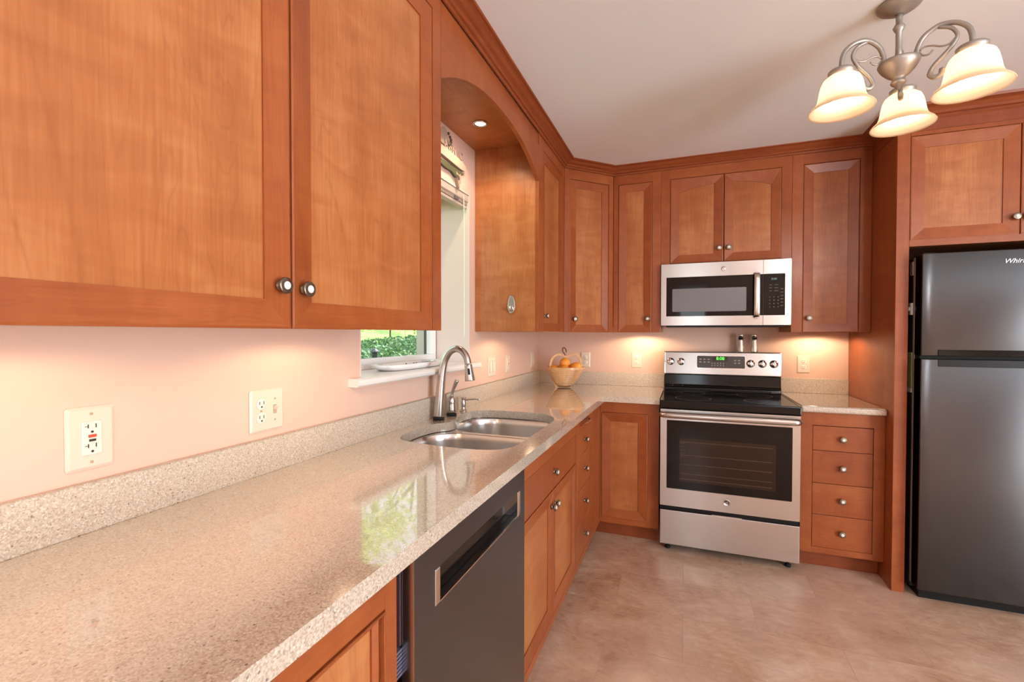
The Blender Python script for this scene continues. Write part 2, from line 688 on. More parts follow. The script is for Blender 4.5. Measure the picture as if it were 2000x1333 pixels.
def catmull(pts, n=6, closed=False):
    P = [Vector(p) for p in pts]
    out = []
    N = len(P)
    rng = range(N if closed else N - 1)
    for i in rng:
        if closed:
            p0, p1, p2, p3 = P[(i - 1) % N], P[i], P[(i + 1) % N], P[(i + 2) % N]
        else:
            p0, p1, p2, p3 = P[max(i - 1, 0)], P[i], P[i + 1], P[min(i + 2, N - 1)]
        for k in range(n):
            t = k / n
            out.append(0.5 * ((2 * p1) + (p2 - p0) * t + (2 * p0 - 5 * p1 + 4 * p2 - p3) * t * t + (3 * p1 - p0 - 3 * p2 + p3) * t ** 3))
    if not closed:
        out.append(P[-1])
    return out


# ------------------------------------------------------------------ constants from the survey of the photograph
ZC, CT, BS = 0.915, 0.037, 0.017          # counter top, thickness, backsplash thickness
ZB = 1.013                                # backsplash top
CD, BF = 0.636, 0.605                     # counter depth, base cabinet face
UF, ZU, ZD, ZF = 0.377, 1.318, 2.314, 2.376   # upper face, bottom, door top, frieze top
ZCEIL = 2.425
PX, PX2, PY = 2.1016, 2.155, -0.70        # tall panel by the fridge
WY0, WY1, WZ0, WZ1 = -2.18, -1.268, 1.118, 2.07    # window opening
XR, YR = 5.2, -6.3                        # right and rear walls

# ------------------------------------------------------------------ room shell
struct('floor', MB().box(0, XR, YR, 0, -0.12, 0), 'floor_tile', 'mottled tan stone-look tile floor')
struct('ceiling', MB().box(-0.24, XR + 1.5, YR - 0.2, 0.2, ZCEIL, ZCEIL + 0.15), 'ceiling_paint', 'plain white painted ceiling')  # slab runs past the right wall as an added overhang against the sun
wl = MB(LEFT)
wl.box(YR, WY0, -0.24, 0, -0.12, ZCEIL).box(WY1, 0, -0.24, 0, -0.12, ZCEIL)
wl.box(WY0, WY1, -0.24, 0, -0.12, WZ0).box(WY0, WY1, -0.24, 0, WZ1, ZCEIL)
struct('wall_left', wl, 'wall_paint', 'pale peach wall behind the sink')
struct('wall_back', MB().box(-0.24, XR + 0.2, 0, 0.2, -0.12, ZCEIL), 'wall_paint', 'pale peach wall behind the range')
PY0, PY1 = -5.2, -3.4
struct('wall_right', MB().box(XR, XR + 0.2, YR, PY0, -0.12, ZCEIL).box(XR, XR + 0.2, PY1, 0, -0.12, ZCEIL).box(XR, XR + 0.2, PY0, PY1, -0.12, 0.02).box(XR, XR + 0.2, PY0, PY1, 2.2, ZCEIL), 'wall_paint', 'pale peach wall far right')
wr = MB()
for x0, x1, z0, z1 in ((-0.24, 0.95, -.12, ZCEIL), (1.5, XR + .2, -.12, ZCEIL), (0.95, 1.5, -.12, 0.6), (0.95, 1.5, 2.2, ZCEIL)):
    wr.box(x0, x1, YR - 0.2, YR, z0, z1)
struct('wall_rear', wr, 'wall_paint', 'pale peach wall behind the viewer')


def plain_window(name, F, a0, a1, z0, z1, label, mull=1):
    m = MB(F)
    d0, d1 = -0.08, -0.03
    w = 0.06
    m.box(a0, a1, d0, d1, z0, z0 + w).box(a0, a1, d0, d1, z1 - w, z1)
    m.box(a0, a0 + w, d0, d1, z0 + w, z1 - w).box(a1 - w, a1, d0, d1, z0 + w, z1 - w)
    for k in range(1, mull):
        ac = a0 + (a1 - a0) * k / mull
        m.box(ac - 0.04, ac + 0.04, d0, d1, z0 + w, z1 - w)
    o = struct(name, m, 'vinyl_white', label)
    MB(F).box(a0 + w, a1 - w, d0 + 0.02, d0 + 0.026, z0 + w, z1 - w).build('pane', 'pane_glass', o)


plain_window('window_2', Frame((0, YR, 0), (1, 0, 0), (0, 1, 0)), 0.95, 1.5, 0.6, 2.2, 'narrow white framed window, unseen behind the viewer')  # unseen window, placed from the bluish reflections in the steel
plain_window('window_added', Frame((XR, 0, 0), (0, 1, 0), (-1, 0, 0)), PY0, PY1, 0.02, 2.2, 'wide white framed patio window added out of view at the far right', 2)  # unseen opening added to let the fill lamp in

# sink window: vinyl frame in a deep reveal
w = MB(LEFT)
fw_ = 0.058
w.box(WY0, WY1, -0.24, -0.206, WZ0 + 0.03, WZ0 + 0.03 + 0.046).box(WY0, WY1, -0.24, -0.206, WZ1 - fw_, WZ1)
w.box(WY0, WY0 + fw_, -0.24, -0.206, WZ0 + 0.076, WZ1 - fw_).box(WY1 - fw_, WY1, -0.24, -0.206, WZ0 + 0.076, WZ1 - fw_)
win = struct('window_1', w, 'vinyl_white', 'white vinyl window over the sink', bevel=0.003)
MB(LEFT).box(WY0 + fw_, WY1 - fw_, -0.226, -0.221, WZ0 + 0.076, WZ1 - fw_).build('pane', 'pane_glass', win)
MB(LEFT).box(WY1 - 0.0095, WY1 - 0.0062, -0.2058, -0.2045, WZ0 + 0.032, WZ1 - 0.01).build('frame_seam', 'casing_dark', win)
g = MB(LEFT)
g.box(WY1 - fw_ - 0.004, WY1 - fw_ + 0.03, -0.252, -0.2405, WZ0 + .03, WZ1)
g.build('screen_channel', 'casing_dark', win)
g = MB(LEFT)
g.box(WY1 - fw_ - 0.004, WY1 + 0.06, -0.30, -0.2525, WZ0 - 0.02, WZ1 + 0.06).box(WY0 - 0.06, WY0 + fw_, -0.30, -0.2525, WZ0 - 0.02, WZ1 + 0.06)
g.box(WY0 + fw_, WY1 - fw_ - 0.004, -0.30, -0.2525, WZ0 - 0.02, WZ0 + 0.035).box(WY0 + fw_, WY1 - fw_ - 0.004, -0.30, -0.2525, WZ1 - 0.02, WZ1 + 0.06)
g.build('exterior_casing', 'casing_beige', win)
# white reveal liners and sill
r = MB(LEFT)
r.box(WY0, WY0 + 0.006, -0.206, 0.001, WZ0 + 0.03, WZ1).box(WY1 - 0.006, WY1, -0.206, 0.001, WZ0 + 0.03, WZ1).box(WY0 + 0.006, WY1 - 0.006, -0.206, 0.001, WZ1 - 0.006, WZ1)
struct('trim_1', r, 'reveal_paint', 'white lined reveal of the sink window')
sl = MB(LEFT)
sl.box(WY0 + 0.0005, WY1 - 0.0005, -0.206, 0, WZ0, WZ0 + 0.03)
prof = [(0.0, WZ0), (0.036, WZ0), (0.044, WZ0 + 0.006), (0.046, WZ0 + 0.015), (0.043, WZ0 + 0.025), (0.034, WZ0 + 0.03), (0.0, WZ0 + 0.03)]
sl.prism(prof, WY0 - 0.06, WY1 + 0.06, axis='a')
struct('trim_2', sl, 'marble_white', 'white marble window sill with rounded nose')

# ------------------------------------------------------------------ crown moulding
CROWN = [(0.0, 0.0), (0.006, 0.0), (0.010, 0.006), (0.010, 0.011), (0.018, 0.013), (0.021, 0.017), (0.026, 0.021), (0.037, 0.028), (0.050, 0.038), (0.058, 0.043), (0.066, 0.044), (0.070, 0.049), (0.0, 0.049)]


def sweep_crown(path, normals, prof, z0, name, label):
    """path: plan points at the cabinet face; normals: outward directions per segment"""
    m = MB()
    rings = []
    for i, p in enumerate(path):
        n0 = Vector(normals[max(i - 1, 0)]).normalized()
        n1 = Vector(normals[min(i, len(normals) - 1)]).normalized()
        b = (n0 + n1).normalized()
        k = 1.0 / max(b.dot(n0), 0.3)
        rings.append([Vector((p[0] + b.x * q[0] * k, p[1] + b.y * q[0] * k, z0 + q[1])) for q in prof])
    for i in range(len(path) - 1):
        d = (Vector((*path[i + 1], 0)) - Vector((*path[i], 0))).normalized()
        m.loft([rings[i], rings[i + 1]], True, i == 0, i == len(path) - 2, False, grain=d)
    return struct(name, m, 'cherry_trim', label)


DG = 0.65
sweep_crown([(UF, -3.45), (UF, -DG), (DG, -UF), (PX, -UF)], [(1, 0), (1, -1), (0, -1)], CROWN, ZF, 'trim_3', 'cherry crown moulding above the wall cabinets')
CR2 = [(q[0], q[1] * 1.0 + 0.064 if q[1] > 0.004 else q[1] * 0) for q in CROWN]
CR2 = [(0.0, 0.0), (0.004, 0.0), (0.006, 0.05), (0.012, 0.055), (0.012, 0.066), (0.022, 0.070), (0.030, 0.080), (0.046, 0.094), (0.058, 0.100), (0.066, 0.101), (0.070, 0.113), (0.0, 0.113)]
sweep_crown([(PX, -0.448), (PX, PY), (2.99, PY)], [(-1, 0), (0, -1)], CR2, ZCEIL - 0.113, 'trim_4', 'cherry crown moulding above the refrigerator cabinet')

# ------------------------------------------------------------------ knobs, doors, cabinets
knob_mesh = {}


def knob(parent, F, a, d, z):
    """antique brass knob with a white ceramic centre; shared mesh, placed on face frame F"""
    o = bpy.data.objects.new('knob', knob_mesh['k'])
    COL.objects.link(o)
    o.parent = parent
    o.location = F.p(a, d, z) - root_loc(parent)
    o.rotation_euler = F.n.to_track_quat('Z', 'Y').to_euler()
    return o


def make_knob_mesh():
    """one mesh with two materials, so that the knob stays a sub-part"""
    k = MB().lathe([(0.0095, 0), (0.0095, 0.002), (0.0055, 0.0035), (0.0052, 0.008), (0.0095, 0.0105), (0.0150, 0.0135), (0.0162, 0.0155), (0.0158, 0.0175), (0.0130, 0.0192), (0.0115, 0.0187), (0.0092, 0.0203), (0.0082, 0.0199)], seg=20)
    nb = len(k.f)
    k.lathe([(0.0083, 0.0192), (0.0078, 0.0208), (0.0050, 0.0222), (0.0012, 0.0226)], seg=16)
    o = k.build('knob', 'antique_brass', weld=False)
    o.data.materials.append(M['ceramic_white'])
    for p in o.data.polygons:
        if p.index >= nb:
            p.material_index = 1
    knob_mesh['k'] = o.data
    knob_mesh['c'] = None
    bpy.data.objects.remove(o)


make_knob_mesh()
GAP = 0.0022


def door(parent, F, a0, a1, z0, z1, d=0.0, fw=0.052, arch=None, kn=None, name='door', flat=False, th=0.02):
    """mitred frame sloping in to a recessed panel; arch = (rise at a0 end, rise at a1 end) lowers the top rail's inner edge"""
    a0 += GAP; a1 -= GAP; z0 += 0.0; z1 -= GAP
    P = F.p
    if flat:
        m = MB(F).box(a0, a1, d - th, d, z0 + GAP, z1, grain='a')
        o = m.build(name, 'cherry_frame', parent, bevel=0.002)
    else:
        m = MB(F)
        e, s1, s2 = 0.004, 0.007, 0.011
        n = 1 if arch is None else 10
        ti = []
        for k in range(n + 1):
            t = k / n
            zz = z1 - fw
            if arch is not None:
                q = t if arch[1] > arch[0] else 1 - t
                zz = z1 - fw - 0.040 * (1 - math.sin(q * PI / 2))
            ti.append((a0 + fw + (a1 - a0 - 2 * fw) * t, zz))
        O = [(a0, z0), (a1, z0), (a1, z1), (a0, z1)]
        E = [(a0 + e, z0 + e), (a1 - e, z0 + e), (a1 - e, z1 - e), (a0 + e, z1 - e)]
        I = [(a0 + fw, z0 + fw), (a1 - fw, z0 + fw), ti[-1], ti[0]]
        grains = ['a', 'z', 'a', 'z']
        for k in range(4):
            l = (k + 1) % 4
            g_ = grains[k]
            m.face([P(O[k][0], d - th, O[k][1]), P(O[l][0], d - th, O[l][1]), P(O[l][0], d - 0.0015, O[l][1]), P(O[k][0], d - 0.0015, O[k][1])], g_)
            m.face([P(O[k][0], d - 0.0015, O[k][1]), P(O[l][0], d - 0.0015, O[l][1]), P(E[l][0], d, E[l][1]), P(E[k][0], d, E[k][1])], g_)
            if k == 2:
                top = [(E[3][0] + (E[2][0] - E[3][0]) * t / n, E[2][1]) for t in range(n + 1)]
                for t in range(n):
                    m.face([P(top[t][0], d, top[t][1]), P(ti[t][0], d - s1, ti[t][1]), P(ti[t + 1][0], d - s1, ti[t + 1][1]), P(top[t + 1][0], d, top[t + 1][1])], g_)
                    m.face([P(ti[t][0], d - s1, ti[t][1]), P(ti[t][0], d - s2 - .001, ti[t][1]), P(ti[t + 1][0], d - s2 - .001, ti[t + 1][1]), P(ti[t + 1][0], d - s1, ti[t + 1][1])], g_)
            else:
                m.face([P(E[k][0], d, E[k][1]), P(E[l][0], d, E[l][1]), P(I[l][0], d - s1, I[l][1]), P(I[k][0], d - s1, I[k][1])], g_)
                m.face([P(I[k][0], d - s1, I[k][1]), P(I[l][0], d - s1, I[l][1]), P(I[l][0], d - s2 - .001, I[l][1]), P(I[k][0], d - s2 - .001, I[k][1])], g_)
        m.face([P(*q[:1], d - th, q[1]) for q in O][::-1], 'z')
        o = m.build(name, 'cherry_frame', parent, weld=False)
        for p in o.data.polygons:
            pass
        pm = MB(F)
        poly = [(a0 + fw - 0.001, z0 + fw - 0.001), (a1 - fw + 0.001, z0 + fw - 0.001)] + [(q[0], q[1] + 0.001) for q in reversed(ti)]
        pm.prism(poly, d - th + 0.001, d - s2, axis='d', grain='z')
        pm.build('panel', 'cherry_panel', o)
    if kn:
        knob(o, F, kn[0], d, kn[1])
    return o


def drawer(parent, F, a0, a1, z0, z1, kn=None):
    a0 += GAP; a1 -= GAP; z0 += GAP / 2; z1 -= GAP / 2
    m = MB(F).box(a0, a1, -0.02, -0.0005, z0, z1, grain='a')
    o = m.build('drawer', 'cherry_frame', parent, bevel=0.002)
    if kn is not None:
        knob(o, F, kn[0], 0, kn[1])
    return o


def ring(m, F, a0, a1, z0, z1, holes_a, holes_z, th=0.02):
    """face frame: stiles over the full height, rails between, around a grid of openings given as one opening"""
    h0, h1 = holes_a
    v0, v1 = holes_z
    if h0 > a0: m.box(a0, h0, -th, 0, z0, z1, 'z')
    if h1 < a1: m.box(h1, a1, -th, 0, z0, z1, 'z')
    if v0 > z0: m.box(h0, h1, -th, 0, z0, v0, 'a')
    if v1 < z1: m.box(h0, h1, -th, 0, v1, z1, 'a')


def carcass(parent, F, a0, a1, z0, z1, depth, d0=-0.02, bottom=True, top=True, zb=None):
    m = MB(F)
    t = 0.016
    db = d0 - depth
    m.box(a0, a0 + t, db, d0, z0, z1, 'z').box(a1 - t, a1, db, d0, z0, z1, 'z')
    m.box(a0 + t, a1 - t, db, db + 0.006, z0, z1, 'z')
    if bottom: m.box(a0 + t, a1 - t, db + 0.006, d0, (zb or z0), (zb or z0) + t, 'a')
    if top: m.box(a0 + t, a1 - t, db + 0.006, d0, z1 - t, z1, 'a')
    return m.build('carcass', 'cherry_panel', parent)


def upper(name, F, a0, a1, z0, z1, op, label, depth_total=UF, zbot=None):
    r_ = thing(name, F.p((a0 + a1) / 2, depth_total / 2 if F.o.length < 1e-6 else -0.15, z0), label, 'cabinet')
    return r_


# face frames in world: shift frames out to the face plane
LU = Frame((UF, 0, 0), (0, 1, 0), (1, 0, 0))
BU = Frame((0, -UF, 0), (1, 0, 0), (0, -1, 0))
DU = Frame((UF, -DG, 0), (1, 1, 0), (1, -1, 0))
LB = Frame((BF, 0, 0), (0, 1, 0), (1, 0, 0))
BB = Frame((0, -BF, 0), (1, 0, 0), (0, -1, 0))
FB = Frame((0, PY, 0), (1, 0, 0), (0, -1, 0))
UD = UF - 0.02 - 0.002

# 1 left wall cabinet, nearest the viewer
c = thing('wall_cabinet', (UF / 2, -2.846, ZU), 'large two-door cherry wall cabinet left of the window, above the two outlets', 'cabinet')
carcass(c, LU, -3.445, -2.247, ZU + 0.004, ZF, UD, zb=ZU + 0.041)
m = MB(LU); ring(m, LU, -3.445, -2.247, ZU, ZF, (-3.394, -2.298), (ZU, ZD)); m.build('face_frame', 'cherry_frame', c, bevel=0.0012)
door(c, LU, -3.394, -2.846, ZU, ZD, fw=0.056, kn=(-2.876, 1.401))
door(c, LU, -2.846, -2.298, ZU, ZD, fw=0.056, kn=(-2.817, 1.399))

# 2 arched valance with soffit panel over the window
va = thing('arched_valance', (UF, -1.72, 2.335), 'arched cherry valance spanning the window between two wall cabinets', 'valance')
vy0, vy1 = -2.2465, -1.2005
arcp = []
for k in range(49):
    t = k / 48
    y = vy0 + (vy1 - vy0) * t
    s_ = min(1, max(0, (abs(t - 0.5) * 2)))
    z = 2.258 - 0.133 * (s_ ** 2.4)
    arcp.append((y, z))
m = MB(LU)
th = 0.02
NB = len(arcp) - 1
for k in range(NB):
    (ya, za), (yb, zb) = arcp[k], arcp[k + 1]
    P = LU.p
    m.face([P(ya, 0, za), P(yb, 0, zb), P(yb, 0, 2.314), P(ya, 0, 2.314)], 'a')
    m.face([P(ya, -th, za), P(ya, -th, ZF), P(yb, -th, ZF), P(yb, -th, zb)], 'a')
    m.face([P(ya, 0, za), P(ya, -th, za), P(yb, -th, zb), P(yb, 0, zb)], 'a')
    m.face([P(ya, -0.004, 2.318), P(yb, -0.004, 2.318), P(yb, -0.004, ZF), P(ya, -0.004, ZF)], 'a')
    m.face([P(ya, 0, 2.314), P(yb, 0, 2.314), P(yb, -0.006, 2.316), P(ya, -0.006, 2.316)], 'a')
    m.face([P(ya, -0.006, 2.316), P(yb, -0.006, 2.316), P(yb, -0.004, 2.318), P(ya, -0.004, 2.318)], 'a')
for (ya, za), sgn in ((arcp[0], 1), (arcp[-1], -1)):
    P = LU.p
    m.face([P(ya, 0, za), P(ya, 0, ZF), P(ya, -th, ZF), P(ya, -th, za)], 'z')
m.build('arch_board', 'cherry_frame', va)
so = MB(LEFT).box(vy0, vy1, 0.001, UF - 0.021, 2.335, 2.350, 'a').build('soffit_panel', 'cherry_panel', va)

# recessed light in the soffit
rl = thing('recessed_light', (0.17, -1.496, 2.335), 'small round recessed light glowing in the wood soffit above the window', 'light')
MB().lathe([(0.026, 0), (0.036, 0.0), (0.038, -0.003), (0.036, -0.006), (0.028, -0.006), (0.026, -0.003)], (0.17, -1.496, 2.335), seg=28, cap0=False, cap1=False).build('trim_ring', 'nickel', rl)
MB().lathe([(0.027, -0.001), (0.020, -0.004), (0.001, -0.005)], (0.17, -1.496, 2.335), seg=24).build('lens', 'puck_glow', rl)
light('recessed_light_beam', 'SPOT', (0.17, -1.496, 2.322), 7, (1.0, 0.80, 0.58), target=(0.17, -1.496, 0), spot_size=2.45, spot_blend=0.5, shadow_soft_size=0.02)

# 3 wall cabinet right of the window
c = thing('wall_cabinet', (UF / 2, -0.92, ZU), 'narrow cherry wall cabinet right of the window, hook on its side', 'cabinet')
carcass(c, LU, -1.2, -0.6515, ZU + 0.002, ZF, UD, zb=ZU + 0.041)
m = MB(LU); ring(m, LU, -1.2, -0.6505, ZU, ZF, (-1.124, -0.700), (ZU, ZD)); m.build('face_frame', 'cherry_frame', c, bevel=0.0012)
door(c, LU, -1.124, -0.700, ZU, ZD, kn=(-1.085, 1.408))

# 4 diagonal corner cabinet
LD = (DG - UF) * math.sqrt(2)
c = thing('corner_wall_cabinet', (0.3, -0.3, ZU), 'diagonal cherry corner wall cabinet above the fruit basket', 'cabinet')
m = MB()
poly = [(0.002, -0.002), (0.002, -DG + 0.0015), (UF - 0.02, -DG + 0.0015), (DG - 0.0015, -UF + 0.02), (DG - 0.0015, -0.002)]
m.prism(poly, ZU + 0.041, ZF - 0.001, axis='z', grain='z')
m.build('carcass', 'cherry_panel', c)
m = MB(DU); ring(m, DU, 0.001, LD - 0.001, ZU, ZF, (0.040, LD - 0.038), (ZU, ZD), th=0.012); m.build('face_frame', 'cherry_frame', c, bevel=0.0012)
door(c, DU, 0.040, LD - 0.038, ZU, ZD, fw=0.05, kn=(0.078, 1.405), th=0.0118)

# 5 left of the microwave
c = thing('wall_cabinet', (0.8, -UF / 2, ZU), 'tall slim cherry wall cabinet directly left of the microwave', 'cabinet')
carcass(c, BU, 0.6515, 0.9585, ZU + 0.002, ZF, UD, zb=ZU + 0.041)
m = MB(BU); ring(m, BU, 0.6515, 0.9585, ZU, ZF, (0.682, 0.903), (ZU, ZD)); m.build('face_frame', 'cherry_frame', c, bevel=0.0012)
door(c, BU, 0.682, 0.903, ZU, ZD, fw=0.05, kn=(0.876, 1.408))

# 6 above the microwave
c = thing('wall_cabinet', (1.33, -UF / 2, 1.762), 'short cherry cabinet with two arch-topped doors over the microwave', 'cabinet')
carcass(c, BU, 0.9595, 1.7045, 1.764, ZF, UD)
m = MB(BU); ring(m, BU, 0.9595, 1.7045, 1.762, ZF, (1.014, 1.651), (1.764, ZD)); m.build('face_frame', 'cherry_frame', c, bevel=0.0012)
door(c, BU, 1.014, 1.3335, 1.766, ZD, arch=(0, 1), kn=(1.307, 1.850))
door(c, BU, 1.3335, 1.651, 1.766, ZD, arch=(1, 0), kn=(1.362, 1.850))

# 7 right of the microwave
c = thing('wall_cabinet', (1.9, -UF / 2, ZU), 'tall cherry wall cabinet between the microwave and the refrigerator panel', 'cabinet')
carcass(c, BU, 1.7055, PX - 0.001, ZU + 0.002, ZF, UD, zb=ZU + 0.041)
m = MB(BU); ring(m, BU, 1.7055, PX - 0.001, ZU, ZF, (1.763, 2.044), (ZU, ZD)); m.build('face_frame', 'cherry_frame', c, bevel=0.0012)
door(c, BU, 1.763, 2.044, ZU, ZD, kn=(1.797, 1.402))

# 8 tall panel and cabinet over the refrigerator
c = thing('tall_side_panel', (2.128, -0.35, 0), 'floor-to-ceiling cherry side panel left of the refrigerator', 'panel')
m = MB().box(PX, PX2 - 0.012, PY + 0.02, -0.001, 0.0, 2.40, 'z')
m.build('side_board', 'cherry_frame', c)
MB().box(PX, PX2, PY, PY + 0.02, 0.0, 2.312, 'z').build('front_stile', 'cherry_frame', c, bevel=0.0012)
c = thing('wall_cabinet', (2.55, -0.35, 1.75), 'deep cherry cabinet above the refrigerator', 'cabinet')
carcass(c, FB, PX2 - 0.011, 2.98, 1.75, 2.31, 0.67)
m = MB(FB); ring(m, FB, PX2 + 0.0005, 2.99, 1.745, 2.312, (PX2 + 0.001, 2.95), (1.776, 2.292)); m.build('face_frame', 'cherry_frame', c, bevel=0.0012)
door(c, FB, 2.156, 2.572, 1.776, 2.292, fw=0.058, kn=(2.553, 1.858))
door(c, FB, 2.572, 2.95, 1.776, 2.292, fw=0.058, kn=(2.594, 1.858))
c = thing('tall_side_panel', (2.97, -0.35, 0), 'cherry side panel on the far side of the refrigerator', 'panel')
MB().box(2.95, 2.99, PY, -0.001, 0.0, 1.744, 'z').build('side_board', 'cherry_frame', c)

# ------------------------------------------------------------------ base cabinets
ZT = ZC - CT                      # underside of the counter
TK = 0.10                         # toe kick height
BD = BF - 0.02 - 0.004
DZ = [0.133, 0.314, 0.488, 0.668, 0.804]
DK = [0.222, 0.401, 0.578, 0.736]


def toe(parent, F, a0, a1, back=0.075):
    MB(F).box(a0, a1, -back - 0.018, -back, 0.0, TK, 'a').build('toe_kick', 'cherry_trim', parent)


# left end base, nearest the viewer
c = thing('base_cabinet', (0.3, -3.2, 0), 'cherry base cabinet left of the dishwasher, nearest the viewer', 'cabinet')
carcass(c, LB, -3.90, -2.822, TK, ZT - 0.001, BD, top=False)
m = MB(LB); ring(m, LB, -3.90, -2.822, TK, ZT - 0.001, (-3.45, -2.858), (0.133, 0.806))
m.build('face_frame', 'cherry_frame', c, bevel=0.0012)
m = MB(LB)
for q in ((-3.448, -2.860, 0.800, 0.804), (-3.448, -2.860, 0.135, 0.139)):
    m.box(q[0], q[1], -0.01, 0.004, q[2], q[3], 'a')
m.box(-2.865, -2.860, -0.01, 0.004, 0.139, 0.800, 'z')
m.build('bead', 'cherry_frame', c, bevel=0.0015)
door(c, LB, -3.448, -2.866, 0.14, 0.799, d=-0.004, fw=0.014, th=0.016)
toe(c, LB, -3.90, -2.822)

# sink base
c = thing('base_cabinet', (0.3, -1.72, 0), 'cherry sink base cabinet between the dishwasher and the drawers', 'cabinet')
carcass(c, LB, -2.140, -1.275, TK, ZT - 0.001, BD, top=False)
m = MB(LB)
ring(m, LB, -2.140, -1.275, TK, ZT - 0.001, (-2.134, -1.305), (0.133, 0.804))
m.build('face_frame', 'cherry_frame', c, bevel=0.0012)
f = drawer(c, LB, -2.134, -1.305, 0.662, 0.804, kn=(-1.713, 0.735))
f.name = 'false_drawer_front'
door(c, LB, -2.134, -1.7195, 0.133, 0.660, kn=(-1.743, 0.598))
door(c, LB, -1.7195, -1.305, 0.133, 0.660, kn=(-1.694, 0.598))
toe(c, LB, -2.140, -1.275)

# left drawer stack and corner filler
c = thing('drawer_cabinet', (0.3, -1.1, 0), 'cherry cabinet with four narrow drawers in the inside corner', 'cabinet')
carcass(c, LB, -1.2735, -0.70, TK, ZT - 0.001, BD, top=False)
m = MB(LB)
m.box(-1.2735, -1.246, -0.02, 0, TK, ZT - 0.001, 'z').box(-0.928, -BF - 0.0005, -0.02, 0, TK, ZT - 0.001, 'z')
m.box(-1.246, -0.928, -0.02, 0, 0.804, ZT - 0.001, 'a').box(-1.246, -0.928, -0.02, 0, TK, 0.133, 'a')
m.build('face_frame', 'cherry_frame', c, bevel=0.0012)
for k in range(4):
    drawer(c, LB, -1.246, -0.928, DZ[k], DZ[k + 1], kn=(-1.087, DK[k]))
pb = MB(LB).box(-1.20, -0.98, 0.0005, 0.006, 0.826, 0.846, 'a').build('pull_out_board', 'cherry_trim', c, bevel=0.001)
MB().tube(catmull([LB.p(-1.19, 0.005, 0.832), LB.p(-1.15, 0.02, 0.834), LB.p(-1.09, 0.028, 0.836), LB.p(-1.03, 0.02, 0.834), LB.p(-0.99, 0.005, 0.832)], 5), 0.005, 8).build('bow_handle', 'cherry_trim', pb)
toe(c, LB, -1.2735, -BF - 0.0005 + 0.06)

# corner base door on the back run
c = thing('base_cabinet', (0.78, -0.3, 0), 'cherry base cabinet with one tall door directly left of the range', 'cabinet')
carcass(c, BB, 0.626, 0.966, TK, ZT - 0.001, BD, top=False)
m = MB(BB)
ring(m, BB, BF + 0.0005, 0.966, TK, ZT - 0.001, (0.611, 0.900), (0.133, 0.808))
m.build('face_frame', 'cherry_frame', c, bevel=0.0012)
door(c, BB, 0.611, 0.900, 0.133, 0.808, fw=0.056)
toe(c, BB, 0.55, 0.966)

# right drawer stack
c = thing('drawer_cabinet', (1.9, -0.3, 0), 'cherry cabinet with four wide drawers right of the range', 'cabinet')
carcass(c, BB, 1.716, PX - 0.001, TK, ZT - 0.001, BD, top=False)
m = MB(BB); ring(m, BB, 1.716, PX - 0.001, TK, ZT - 0.001, (1.7715, 2.051), (0.133, 0.806)); m.build('face_frame', 'cherry_frame', c, bevel=0.0012)
for k in range(4):
    drawer(c, BB, 1.7715, 2.051, DZ[k], DZ[k + 1], kn=(1.912, DK[k]))
toe(c, BB, 1.716, PX - 0.001)

# ------------------------------------------------------------------ counters
HOLE = [(.562, -1.95), (.560, -2.04), (.535, -2.105), (.48, -2.137), (.40, -2.147), (.30, -2.143), (.19, -2.128), (.125, -2.105), (.093, -2.045), (.080, -1.95), (.083, -1.87), (.102, -1.80), (.137, -1.755), (.143, -1.71),
        (.122, -1.65), (.100, -1.58), (.093, -1.52), (.103, -1.455), (.135, -1.412), (.19, -1.39), (.30, -1.383), (.41, -1.389), (.485, -1.415), (.540, -1.48), (.560, -1.57), (.562, -1.66), (.562, -1.80)]
HOLE = [(v.x, v.y) for v in catmull([(x, y, 0) for x, y in HOLE], 3, closed=True)]


def slab(name, outer, hole, z0, z1, base, m, parent=None, bevel=0.012):
    bm = bmesh.new()
    def loop(pts):
        vs = [bm.verts.new((x - base[0], y - base[1], z1 - base[2])) for x, y in pts]
        return [bm.edges.new((vs[i], vs[(i + 1) % len(vs)])) for i in range(len(vs))]
    ed = loop(outer)
    for hl in hole:
        ed += loop(hl)
    bmesh.ops.triangle_fill(bm, edges=ed, use_beauty=True, normal=(0, 0, 1))
    r_ = bmesh.ops.extrude_face_region(bm, geom=list(bm.faces))
    for v in [x for x in r_['geom'] if isinstance(x, bmesh.types.BMVert)]:
        v.co.z -= (z1 - z0)
    bmesh.ops.recalc_face_normals(bm, faces=bm.faces)
    me = bpy.data.meshes.new(name)
    bm.to_mesh(me); bm.free()
    me.materials.append(M[m])
    o = bpy.data.objects.new(name, me)
    COL.objects.link(o)
    if parent: o.parent = parent
    else: o.location = base
    if bevel:
        b = o.modifiers.new('bevel', 'BEVEL')
        b.width = bevel; b.segments = 3; b.limit_method = 'ANGLE'; b.angle_limit = 0.9
    return o


RX0, RX1 = 0.9735, 1.7065
ct = thing('countertop', (0.32, -2.0, ZT), 'long L-shaped speckled beige quartz countertop with the sink cut into it', 'countertop')
slab('slab', [(0.001, -3.92), (CD, -3.92), (CD, -CD), (RX0 - 0.004, -CD), (RX0 - 0.004, -0.001), (0.001, -0.001)], [HOLE], ZT, ZC, ct.location, 'quartz', ct)
MB().box(0.001, BS, -3.92, -0.001, ZC, ZB).box(BS, RX0 - 0.004, -BS, -0.001, ZC, ZB).build('backsplash', 'quartz_honed', ct, bevel=0.002)
ct = thing('countertop', (1.9, -0.3, ZT), 'short speckled beige quartz countertop right of the range', 'countertop')
slab('slab', [(RX1 + 0.004, -CD), (PX - 0.001, -CD), (PX - 0.001, -0.001), (RX1 + 0.004, -0.001)], [], ZT, ZC, ct.location, 'quartz', ct)
MB().box(RX1 + 0.004, PX - 0.001, -BS, -0.001, ZC, ZB).build('backsplash', 'quartz_honed', ct, bevel=0.002)

